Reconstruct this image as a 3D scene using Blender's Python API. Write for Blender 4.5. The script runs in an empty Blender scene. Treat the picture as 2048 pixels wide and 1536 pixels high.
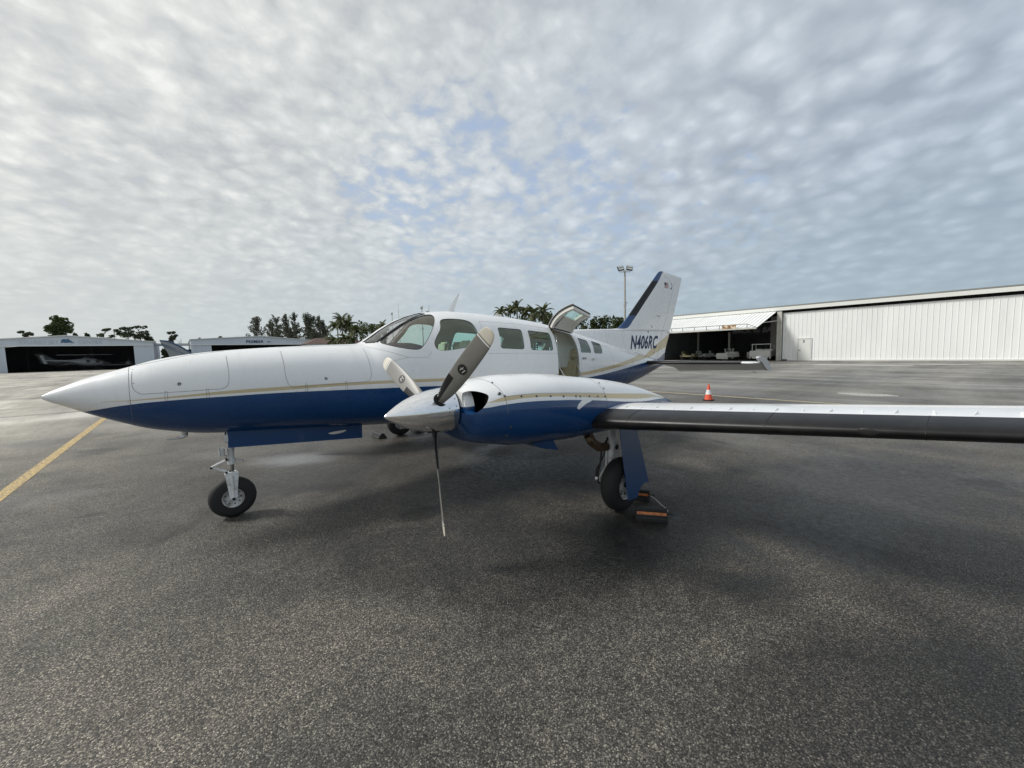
import bpy, bmesh, math, random
import numpy as np
from mathutils import Vector, Matrix
R = math.radians
SC = bpy.context.scene
COL = SC.collection
random.seed(7)

# ---------------------------------------------------------------- camera
CAMP = (0.9251, -5.1201, 1.6960); YAW, PITCH, ROLL, FPX = 0.873355, -0.0817180, -0.0251455, 786.374
_f = Vector((math.cos(PITCH)*math.cos(YAW), math.cos(PITCH)*math.sin(YAW), math.sin(PITCH)))
_r = Vector((math.sin(YAW), -math.cos(YAW), 0)); _u = _r.cross(_f)
_r2 = _r*math.cos(ROLL) + _u*math.sin(ROLL); _u2 = -_r*math.sin(ROLL) + _u*math.cos(ROLL)
cam_d = bpy.data.cameras.new('camera'); cam = bpy.data.objects.new('camera', cam_d); COL.objects.link(cam)
m = Matrix((( _r2.x, _u2.x, -_f.x, CAMP[0]), (_r2.y, _u2.y, -_f.y, CAMP[1]), (_r2.z, _u2.z, -_f.z, CAMP[2]), (0,0,0,1)))
cam.matrix_world = m
cam_d.sensor_width = 36; cam_d.lens = FPX/2048*36; cam_d.clip_start = .05; cam_d.clip_end = 6000
SC.camera = cam
def at(u, v, dist):
    """world point seen at photo pixel u, v whose horizontal distance from the camera is dist (used to lay out far things)"""
    d = _f + _r2*((u-1024)/FPX) - _u2*((v-768)/FPX)
    return Vector(CAMP) + d*(dist/math.hypot(d.x, d.y))

# ---------------------------------------------------------------- sky and sun
SUN_AZ = math.atan2(.62, -.78); SUN_EL = R(42)
sdir = Vector((math.cos(SUN_AZ)*math.cos(SUN_EL), math.sin(SUN_AZ)*math.cos(SUN_EL), math.sin(SUN_EL)))
world = bpy.data.worlds.new('World'); SC.world = world; world.use_nodes = True
def build_sky():
    nt = world.node_tree; N = nt.nodes; L = nt.links; N.clear()
    def nd(t, **kw):
        n = N.new(t)
        for k, v in kw.items(): setattr(n, k, v)
        return n
    def math_(op, a, b=None, c=None, clamp=False):
        n = nd('ShaderNodeMath', operation=op, use_clamp=clamp)
        for i, q in enumerate((a, b, c)):
            if q is None: continue
            if isinstance(q, (int, float)): n.inputs[i].default_value = q
            else: L.new(q, n.inputs[i])
        return n.outputs[0]
    def ramp(fac, pts, interp='LINEAR'):
        n = nd('ShaderNodeValToRGB'); n.color_ramp.interpolation = interp
        el = n.color_ramp.elements
        while len(el) < len(pts): el.new(.5)
        for e, (p, c) in zip(el, pts): e.position = p; e.color = (*c, 1) if len(c) == 3 else c
        L.new(fac, n.inputs[0]); return n.outputs[0]
    def mix(f, a, b):
        n = nd('ShaderNodeMix', data_type='RGBA')
        if isinstance(f, (int, float)): n.inputs[0].default_value = f
        else: L.new(f, n.inputs[0])
        for i, q in ((6, a), (7, b)):
            if isinstance(q, tuple): n.inputs[i].default_value = (*q, 1)
            else: L.new(q, n.inputs[i])
        return n.outputs[2]
    out = nd('ShaderNodeOutputWorld'); bg = nd('ShaderNodeBackground'); bg.inputs[1].default_value = .098
    sky = nd('ShaderNodeTexSky', sky_type='NISHITA'); sky.sun_disc = False; sky.sun_elevation = SUN_EL
    sky.sun_rotation = math.pi/2 - SUN_AZ; sky.dust_density = 2.0; sky.air_density = 1.2
    tc = nd('ShaderNodeTexCoord'); sep = nd('ShaderNodeSeparateXYZ'); L.new(tc.outputs['Generated'], sep.inputs[0])
    zc = math_('MAXIMUM', sep.outputs[2], 0.0)
    dn = math_('ADD', zc, .28)
    px = math_('DIVIDE', sep.outputs[0], dn); py = math_('DIVIDE', sep.outputs[1], dn)
    cmb = nd('ShaderNodeCombineXYZ'); L.new(px, cmb.inputs[0]); L.new(py, cmb.inputs[1])
    def noise(scale, detail, rough, dist=0.0, vec=None, off=(0,0,0), sc=(1,1,1), rot=0.0):
        mp = nd('ShaderNodeMapping'); mp.inputs['Location'].default_value = off; mp.inputs['Scale'].default_value = sc
        mp.inputs['Rotation'].default_value = (0,0,rot)
        L.new(vec or cmb.outputs[0], mp.inputs[0])
        n = nd('ShaderNodeTexNoise'); n.inputs['Scale'].default_value = scale; n.inputs['Detail'].default_value = detail
        n.inputs['Roughness'].default_value = rough; n.inputs['Distortion'].default_value = dist
        L.new(mp.outputs[0], n.inputs[0]); return n.outputs[0]
    def cells(scale, off, dist, smooth=.55):
        mp = nd('ShaderNodeMapping'); mp.inputs['Location'].default_value = off; L.new(cmb.outputs[0], mp.inputs[0])
        nn = nd('ShaderNodeTexNoise'); nn.inputs['Scale'].default_value = scale*.7; nn.inputs['Detail'].default_value = 3; L.new(mp.outputs[0], nn.inputs[0])
        sb_ = nd('ShaderNodeVectorMath', operation='SUBTRACT'); L.new(nn.outputs['Color'], sb_.inputs[0]); sb_.inputs[1].default_value = (.5,.5,.5)
        sc_ = nd('ShaderNodeVectorMath', operation='SCALE'); L.new(sb_.outputs[0], sc_.inputs[0]); sc_.inputs['Scale'].default_value = dist
        ad_ = nd('ShaderNodeVectorMath', operation='ADD'); L.new(mp.outputs[0], ad_.inputs[0]); L.new(sc_.outputs[0], ad_.inputs[1])
        v = nd('ShaderNodeTexVoronoi', feature='SMOOTH_F1'); v.inputs['Scale'].default_value = scale; v.inputs['Smoothness'].default_value = smooth; L.new(ad_.outputs[0], v.inputs[0])
        return math_('SUBTRACT', .95, v.outputs['Distance'])
    big = noise(.75, 3, .5, off=(3.1,1.7,0))
    fine = noise(15.0, 6, .64, .25, off=(1.3,4.2,0))
    wisp = noise(5.0, 7, .68, .6, sc=(1.0,.35,1), rot=R(35), off=(4,4,0))
    mid = noise(4.2, 4, .55, .3, off=(7,3,0))
    cell = cells(17.0, (2,5,0), .10)
    puff = math_('ADD', math_('MULTIPLY', cell, .42), math_('MULTIPLY', fine, .58))
    cell2 = cells(13.0, (6,1,0), .10, .6)
    rip = math_('ADD', math_('MULTIPLY', cell2, .6), math_('MULTIPLY', noise(9.0, 3, .5, .4, off=(0,2,0)), .4))
    # side of the sky away from the sun
    dot = nd('ShaderNodeVectorMath', operation='DOT_PRODUCT'); L.new(tc.outputs['Generated'], dot.inputs[0]); dot.inputs[1].default_value = sdir
    sd = dot.outputs['Value']
    # a patch of thinner cloud low over the aeroplane
    def spot(c, k0, k1):
        v = Vector(c).normalized(); d = nd('ShaderNodeVectorMath', operation='DOT_PRODUCT'); L.new(tc.outputs['Generated'], d.inputs[0]); d.inputs[1].default_value = v
        m_ = nd('ShaderNodeMapRange'); m_.interpolation_type = 'SMOOTHSTEP'; L.new(d.outputs['Value'], m_.inputs[0]); m_.inputs[1].default_value = k0; m_.inputs[2].default_value = k1
        return m_.outputs[0]
    g1 = spot(GAPS[0], .95, .998); g2 = spot(GAPS[1], .93, .999); g3 = spot(GAPS[2], .95, .999)
    hole = math_('MAXIMUM', math_('MAXIMUM', g1, g2), math_('MULTIPLY', g3, .7))
    dens = math_('ADD', math_('MULTIPLY', puff, .62), math_('MULTIPLY', mid, .38))
    dens = math_('ADD', dens, math_('MULTIPLY', math_('SUBTRACT', big, .5), .12))
    dens = math_('SUBTRACT', dens, math_('MULTIPLY', hole, .17))
    hz = nd('ShaderNodeMapRange'); L.new(sep.outputs[2], hz.inputs[0]); hz.inputs[1].default_value = .02; hz.inputs[2].default_value = .36
    hz.inputs[3].default_value = 1; hz.inputs[4].default_value = 0
    cover = nd('ShaderNodeMapRange'); cover.interpolation_type = 'SMOOTHSTEP'; L.new(dens, cover.inputs[0]); cover.inputs[1].default_value = .17; cover.inputs[2].default_value = .38
    # cloud brightness: bright puffs, greyer troughs
    away = nd('ShaderNodeMapRange'); L.new(sd, away.inputs[0]); away.inputs[1].default_value = -.35; away.inputs[2].default_value = .85
    awm = nd('ShaderNodeMapRange'); awm.interpolation_type = 'SMOOTHSTEP'; L.new(sd, awm.inputs[0]); awm.inputs[1].default_value = -.1; awm.inputs[2].default_value = .45; awm.inputs[3].default_value = 1; awm.inputs[4].default_value = 0
    tex = mix(awm.outputs[0], puff, rip)
    tx = math_('ADD', math_('ADD', math_('MULTIPLY', tex, .52), math_('MULTIPLY', mid, .28)), math_('MULTIPLY', math_('ADD', big, math_('MULTIPLY', math_('SUBTRACT', wisp, .5), .8)), .20))
    bright = ramp(tx, [(.38,(4.8,5.0,5.2)), (.47,(5.7,5.9,5.95)), (.54,(6.5,6.65,6.6)), (.63,(7.8,7.85,7.7))])
    tint = ramp(away.outputs[0], [(0,(.58,.66,.78)), (.45,(.78,.83,.90)), (.8,(.92,.93,.93)), (1,(1.0,.99,.97))])
    cl = nd('ShaderNodeMix', data_type='RGBA', blend_type='MULTIPLY'); cl.inputs[0].default_value = 1; L.new(bright, cl.inputs[6]); L.new(tint, cl.inputs[7])
    gap = mix(.7, sky.outputs[0], (4.0,4.9,6.4))
    c1 = mix(cover.outputs[0], gap, cl.outputs[2])
    hazecol = ramp(away.outputs[0], [(0,(3.3,4.15,4.7)), (.45,(4.1,4.75,5.1)), (.75,(5.2,5.55,5.5)), (1,(6.0,6.2,5.95))])
    hzf = math_('MULTIPLY', math_('POWER', hz.outputs[0], 1.15), .95)
    c2 = mix(hzf, c1, hazecol)
    L.new(c2, bg.inputs[0]); L.new(bg.outputs[0], out.inputs[0])
GAPS = [tuple((at(900, 400, 1) - Vector(CAMP)).normalized()), tuple((at(1180, 470, 1) - Vector(CAMP)).normalized()), tuple((at(1420, 500, 1) - Vector(CAMP)).normalized())]
build_sky()
sun_d = bpy.data.lights.new('sun', 'SUN'); sun_d.energy = 2.3; sun_d.angle = R(12); sun_d.color = (1, .965, .91)
sun = bpy.data.objects.new('sun', sun_d); COL.objects.link(sun); sun.rotation_euler = sdir.to_track_quat('Z', 'Y').to_euler()
SC.view_settings.view_transform = 'Standard'; SC.view_settings.look = 'None'; SC.view_settings.gamma = 1; SC.view_settings.exposure = .3
SC.view_settings.use_curve_mapping = False
# ---------------------------------------------------------------- numeric helpers and body shapes
def pchip(xs, ys, x):
    xs = np.asarray(xs, float); ys = np.asarray(ys, float); x = np.atleast_1d(np.asarray(x, float))
    h = np.diff(xs); d = np.diff(ys) / h; m = np.zeros_like(ys)
    for i in range(1, len(xs) - 1):
        if d[i-1] * d[i] > 0:
            w1 = 2*h[i] + h[i-1]; w2 = h[i] + 2*h[i-1]
            m[i] = (w1 + w2) / (w1/d[i-1] + w2/d[i])
    m[0] = d[0]; m[-1] = d[-1]
    k = np.clip(np.searchsorted(xs, x, side='right') - 1, 0, len(xs) - 2)
    t = np.clip((x - xs[k]) / h[k], 0, 1)
    return ((1+2*t)*(1-t)**2*ys[k] + t*(1-t)**2*h[k]*m[k] + t*t*(3-2*t)*ys[k+1] + t*t*(t-1)*h[k]*m[k+1])

# fuselage tables: x (aft of the nose tip), top z, bottom z, half width
FT = [(0,1.424),(.03,1.444),(.12,1.490),(.246,1.547),(.41,1.601),(.564,1.650),(.72,1.700),(.869,1.733),(1.05,1.762),(1.288,1.786),(1.772,1.816),(2.315,1.836),(2.55,1.842),
      (2.66,1.850),(2.8,1.930),(2.968,2.045),(3.2,2.168),(3.455,2.252),(3.681,2.290),(3.96,2.306),(4.3,2.296),(4.79,2.268),(5.45,2.212),(6.12,2.105),
      (6.6,2.02),(7.2,1.91),(8.0,1.758),(9.0,1.565),(9.8,1.42),(10.2,1.36)]
FB = [(0,1.394),(.03,1.372),(.12,1.322),(.221,1.261),(.34,1.196),(.501,1.116),(.65,1.050),(.816,1.002),(1.0,.957),(1.174,.932),(1.6,.900),(2.0,.870),(2.675,.812),(3.5,.765),(4.5,.75),
      (5.5,.755),(6.5,.77),(7.5,.82),(8.3,.885),(8.9,.985),(9.4,1.10),(9.8,1.195),(10.2,1.29)]
FW = [(0,.014),(.03,.034),(.12,.085),(.3,.17),(.5,.25),(.8,.34),(1.2,.42),(1.8,.49),(2.4,.555),(3.0,.64),(3.6,.70),(4.2,.725),(5.6,.725),(6.2,.705),(6.8,.65),
      (7.5,.54),(8.2,.42),(9.0,.275),(9.6,.17),(10.2,.05)]
def col(t, i): return [r[i] for r in t]
def fus(x):
    zt = pchip(col(FT,0), col(FT,1), x); zb = pchip(col(FB,0), col(FB,1), x); w = pchip(col(FW,0), col(FW,1), x)
    zc = zb + (zt - zb) * pchip([0,2.4,3.6,5.8,8,10.2],[.5,.48,.43,.43,.48,.5], x)
    nt = pchip([0,1.0,2.4,2.9,3.6,5.9,7,10.2],[2.0,2.15,2.35,2.15,2.45,2.8,2.5,2.0], x)
    nb = pchip([0,1.0,2.4,3.6,6,8,10.2],[2.0,2.15,2.5,2.7,2.7,2.1,2.0], x)
    return zt, zb, w, zc, nt, nb
def fus_F(P, off=0.0):
    """<0 inside the body, >0 outside"""
    x = np.clip(P[:,0], 0, 10.2); zt, zb, w, zc, nt, nb = fus(x)
    up = P[:,2] >= zc; h = np.where(up, zt - zc, zc - zb) - off; n = np.where(up, nt, nb)
    h = np.maximum(h, 1e-3); w = np.maximum(w - off, 1e-3)
    return (np.abs(P[:,1]) / w)**n + (np.abs(P[:,2] - zc) / h)**n - 1
def fus_ring(x, m, off=0.0):
    zt, zb, w, zc, nt, nb = [float(a[0]) for a in fus(x)]
    a = np.arange(m) * 2*np.pi / m
    c, s = np.cos(a), np.sin(a)
    n = np.where(s >= 0, nt, nb); h = np.where(s >= 0, zt - zc, zc - zb) - off
    h = np.maximum(h, .004); w = max(w - off, .004)
    y = w * np.sign(c) * np.abs(c)**(2/n); z = zc + np.maximum(h, .004) * np.sign(s) * np.abs(s)**(2/n)
    return np.stack([np.full(m, x), y, z], 1)
def fus_norm(P):
    e = 1e-3; g = np.zeros_like(P)
    for k in range(3):
        d = np.zeros(3); d[k] = e
        g[:,k] = fus_F(P + d) - fus_F(P - d)
    return g / np.maximum(np.linalg.norm(g, axis=1), 1e-9)[:,None]
def fus_y(x, z, off=0.0):
    """half width of the body at x, z"""
    zt, zb, w, zc, nt, nb = fus(x); z = np.atleast_1d(z)
    up = z >= zc; h = np.where(up, zt - zc, zc - zb); n = np.where(up, nt, nb)
    return (w + off) * np.maximum(1 - (np.abs(z - zc) / (h + off))**n, 0)**(1/n)

# port engine nacelle, axis at y = NY
NY = -2.41
NT = [(2.54,1.415),(2.60,1.443),(2.70,1.466),(2.85,1.483),(3.05,1.496),(3.375,1.489),(3.70,1.463),(3.83,1.447),(4.47,1.365),(4.95,1.277),(5.3,1.185),(5.8,1.035),(6.12,.90)]
NB = [(2.54,1.045),(2.60,1.000),(2.70,.965),(2.85,.932),(3.02,.894),(3.16,.880),(3.375,.862),(3.77,.826),(4.0,.822),(4.32,.810),(4.9,.80),(5.5,.82),(6.12,.90)]
NW = [(2.54,.33),(2.60,.375),(2.70,.405),(2.9,.425),(3.2,.43),(3.8,.40),(4.5,.34),(5.2,.25),(5.8,.14),(6.12,.03)]
def nac(x):
    zt = pchip(col(NT,0), col(NT,1), x); zb = pchip(col(NB,0), col(NB,1), x); w = pchip(col(NW,0), col(NW,1), x)
    return zt, zb, w, zb + (zt - zb)*.52, np.full_like(zt, 2.35), np.full_like(zt, 2.5)
def nac_F(P):
    x = np.clip(P[:,0], 2.54, 6.12); zt, zb, w, zc, nt, nb = nac(x)
    up = P[:,2] >= zc; h = np.where(up, zt - zc, zc - zb); n = np.where(up, nt, nb)
    return (np.abs(P[:,1] - NY) / w)**n + (np.abs(P[:,2] - zc) / h)**n - 1
def nac_ring(x, m, off=0.0):
    zt, zb, w, zc, nt, nb = [float(a[0]) for a in nac(np.atleast_1d(float(x)))]
    a = np.arange(m) * 2*np.pi / m; c, s = np.cos(a), np.sin(a)
    n = np.where(s >= 0, nt, nb); h = np.where(s >= 0, zt - zc, zc - zb) - off
    y = NY + max(w - off, .004) * np.sign(c) * np.abs(c)**(2/n); z = zc + np.maximum(h, .004) * np.sign(s) * np.abs(s)**(2/n)
    return np.stack([np.full(m, x), y, z], 1)
def nac_norm(P):
    e = 1e-3; g = np.zeros_like(P)
    for k in range(3):
        d = np.zeros(3); d[k] = e
        g[:,k] = nac_F(P + d) - nac_F(P - d)
    return g / np.maximum(np.linalg.norm(g, axis=1), 1e-9)[:,None]
def nac_y(x, z, off=0.0):
    zt, zb, w, zc, nt, nb = nac(np.atleast_1d(float(x))); z = np.atleast_1d(z)
    up = z >= zc; h = np.where(up, zt - zc, zc - zb); n = np.where(up, nt, nb)
    return (w + off) * np.maximum(1 - (np.abs(z - zc) / (h + off))**n, 0)**(1/n)
# ---------------------------------------------------------------- materials
class MT:
    def __init__(s, name, rough=.5, metal=0.0, col=(.5,.5,.5), coat=0.0, spec=.5):
        s.m = bpy.data.materials.new(name); s.m.use_nodes = True; s.nt = s.m.node_tree; s.N = s.nt.nodes; s.L = s.nt.links
        s.b = s.N['Principled BSDF']; s.out = s.N['Material Output']
        s.set('Base Color', (*col, 1)); s.set('Roughness', rough); s.set('Metallic', metal); s.set('Coat Weight', coat); s.set('Coat Roughness', .06); s.set('Specular IOR Level', spec)
        s._tc = None
    def set(s, k, v):
        if hasattr(v, 'is_output') or isinstance(v, bpy.types.NodeSocket): s.L.new(v, s.b.inputs[k])
        else: s.b.inputs[k].default_value = v
    def n(s, t, **kw):
        n = s.N.new(t)
        for k, v in kw.items(): setattr(n, k, v)
        return n
    @property
    def obj(s):
        if s._tc is None: s._tc = s.n('ShaderNodeTexCoord').outputs['Object']
        return s._tc
    def math(s, op, a, b=None, c=None, clamp=False):
        n = s.n('ShaderNodeMath', operation=op, use_clamp=clamp)
        for i, q in enumerate((a, b, c)):
            if q is None: continue
            if isinstance(q, (int, float)): n.inputs[i].default_value = q
            else: s.L.new(q, n.inputs[i])
        return n.outputs[0]
    def mapr(s, v, a, b, c=0, d=1, smooth=True):
        n = s.n('ShaderNodeMapRange'); n.interpolation_type = 'SMOOTHSTEP' if smooth else 'LINEAR'; s.L.new(v, n.inputs[0])
        for i, q in enumerate((a, b, c, d)): n.inputs[i+1].default_value = q
        return n.outputs[0]
    def mapping(s, sc=(1,1,1), loc=(0,0,0), rot=(0,0,0), vec=None):
        n = s.n('ShaderNodeMapping'); n.inputs['Scale'].default_value = sc; n.inputs['Location'].default_value = loc; n.inputs['Rotation'].default_value = rot
        s.L.new(vec or s.obj, n.inputs[0]); return n.outputs[0]
    def noise(s, scale, detail=3, rough=.5, dist=0.0, vec=None):
        n = s.n('ShaderNodeTexNoise'); n.inputs['Scale'].default_value = scale; n.inputs['Detail'].default_value = detail
        n.inputs['Roughness'].default_value = rough; n.inputs['Distortion'].default_value = dist; s.L.new(vec or s.obj, n.inputs[0]); return n.outputs[0]
    def voro(s, scale, vec=None, out='Distance', rnd=1.0, feature='F1'):
        n = s.n('ShaderNodeTexVoronoi', feature=feature); n.inputs['Scale'].default_value = scale; n.inputs['Randomness'].default_value = rnd; s.L.new(vec or s.obj, n.inputs[0]); return n.outputs[out]
    def ramp(s, fac, pts):
        n = s.n('ShaderNodeValToRGB'); el = n.color_ramp.elements
        while len(el) < len(pts): el.new(.5)
        for e, (p, c) in zip(el, pts): e.position = p; e.color = (*c, 1)
        s.L.new(fac, n.inputs[0]); return n.outputs[0]
    def mix(s, f, a, b, blend='MIX'):
        n = s.n('ShaderNodeMix', data_type='RGBA', blend_type=blend)
        for i, q in ((0, f), (6, a), (7, b)):
            if isinstance(q, (int, float)): n.inputs[i].default_value = q
            elif isinstance(q, tuple): n.inputs[i].default_value = (*q[:3], 1)
            else: s.L.new(q, n.inputs[i])
        return n.outputs[2]
    def bump(s, h, strength=.3, dist=.01):
        n = s.n('ShaderNodeBump'); n.inputs['Strength'].default_value = strength; n.inputs['Distance'].default_value = dist
        s.L.new(h, n.inputs['Height']); s.L.new(n.outputs[0], s.b.inputs['Normal']); return s
    def vary(s, col, amt=.12, scale=3.0, detail=4):
        """base colour with gentle uneven wear"""
        f = s.noise(scale, detail, .6)
        s.set('Base Color', s.mix(f, tuple(c*(1-amt) for c in col), tuple(min(1, c*(1+amt)) for c in col))); return s

def simple(name, col, rough=.5, metal=0.0, coat=0.0, amt=.1, scale=4.0, bump=0.0, bscale=60):
    t = MT(name, rough, metal, col, coat); t.vary(col, amt, scale)
    if bump: t.bump(t.noise(bscale, 3, .6), bump, .004)
    return t.m

WHITE = (.80,.81,.815); BLUE = (.0005,.043,.15); TAN = (.55,.45,.27)
def curve_of(t, xsock, pts, x0, x1, zs=4.0):
    """piecewise curve z(x)"""
    fac = t.mapr(xsock, x0, x1, 0, 1, smooth=False)
    n = t.n('ShaderNodeFloatCurve'); cm = n.mapping; cv = cm.curves[0]
    P = [((x - x0)/(x1 - x0), z/zs) for x, z in pts]
    P = [p for p in P if -.0001 <= p[0] <= 1.0001]
    while len(cv.points) < len(P): cv.points.new(.5, .5)
    for cp, p in zip(cv.points, P): cp.location = p; cp.handle_type = 'AUTO'
    cm.update(); t.L.new(fac, n.inputs['Value']); return t.math('MULTIPLY', n.outputs[0], zs)
def paint(name, blue, lo, hi, x0, x1, extra=None):
    t = MT(name, .32, 0, WHITE, .38)
    sep = t.n('ShaderNodeSeparateXYZ'); t.L.new(t.obj, sep.inputs[0]); X, Z = sep.outputs[0], sep.outputs[2]
    wn = t.noise(1.6, 4, .6); spk = t.noise(160, 2, .5)
    wcol = t.mix(t.mapr(wn, .3, .7), tuple(c*.965 for c in WHITE), WHITE)
    stk = t.noise(3.0, 5, .65, vec=t.mapping((4.5,1,.5))); wcol = t.mix(t.math('MULTIPLY', t.mapr(stk, .52, .74), .14), wcol, (.42,.40,.36))
    wcol = t.mix(t.mapr(spk, .68, .78), wcol, tuple(c*.80 for c in WHITE))
    e = .0016
    col = wcol
    if lo:
        zl = curve_of(t, X, lo, x0, x1); zh = curve_of(t, X, hi, x0, x1)
        m = t.math('MULTIPLY', t.math('GREATER_THAN', Z, zl), t.math('LESS_THAN', Z, zh)); col = t.mix(m, col, TAN)
    zb = curve_of(t, X, blue, x0, x1); m = t.math('LESS_THAN', Z, zb)
    bcol = t.mix(t.noise(2.3, 4, .6), tuple(c*.85 for c in BLUE), tuple(c*1.15 for c in BLUE))
    # exhaust and road grime along the belly
    grime = t.math('MULTIPLY', t.mapr(Z, .78, .95, 1, 0), t.mapr(t.noise(5, 5, .65, vec=t.mapping((.35,1,1))), .42, .7))
    bcol = t.mix(t.math('MULTIPLY', grime, .55), bcol, (.03,.028,.026))
    col = t.mix(m, col, bcol)
    t.set('Base Color', col)
    t.set('Roughness', t.mapr(t.noise(3, 4, .6), .3, .7, .22, .36))
    t.bump(t.math('ADD', t.noise(9, 2, .5), t.math('MULTIPLY', t.noise(2.2, 2, .5, vec=t.mapping((1,1,1.6))), 3.0)), .05, .012)
    t.set('Coat Roughness', .07)
    return t.m

def glass(name, tint, refl=1.0, rough=.0, ior=1.5):
    m = bpy.data.materials.new(name); m.use_nodes = True; nt = m.node_tree; N = nt.nodes; L = nt.links; N.clear()
    o = N.new('ShaderNodeOutputMaterial'); tr = N.new('ShaderNodeBsdfTransparent'); tr.inputs[0].default_value = (*tint, 1)
    gl = N.new('ShaderNodeBsdfGlossy'); gl.inputs['Roughness'].default_value = rough; gl.inputs[0].default_value = (refl, refl, refl, 1)
    fr = N.new('ShaderNodeFresnel'); fr.inputs[0].default_value = ior; mx = N.new('ShaderNodeMixShader')
    gm = N.new('ShaderNodeNewGeometry'); k1 = N.new('ShaderNodeMath'); k1.operation = 'SUBTRACT'; k1.inputs[0].default_value = 1; L.new(gm.outputs['Backfacing'], k1.inputs[1])
    k2 = N.new('ShaderNodeMath'); k2.operation = 'MULTIPLY'; L.new(k1.outputs[0], k2.inputs[0]); L.new(fr.outputs[0], k2.inputs[1]); L.new(k2.outputs[0], mx.inputs[0]); L.new(tr.outputs[0], mx.inputs[1]); L.new(gl.outputs[0], mx.inputs[2]); L.new(mx.outputs[0], o.inputs[0])
    return m

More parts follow.
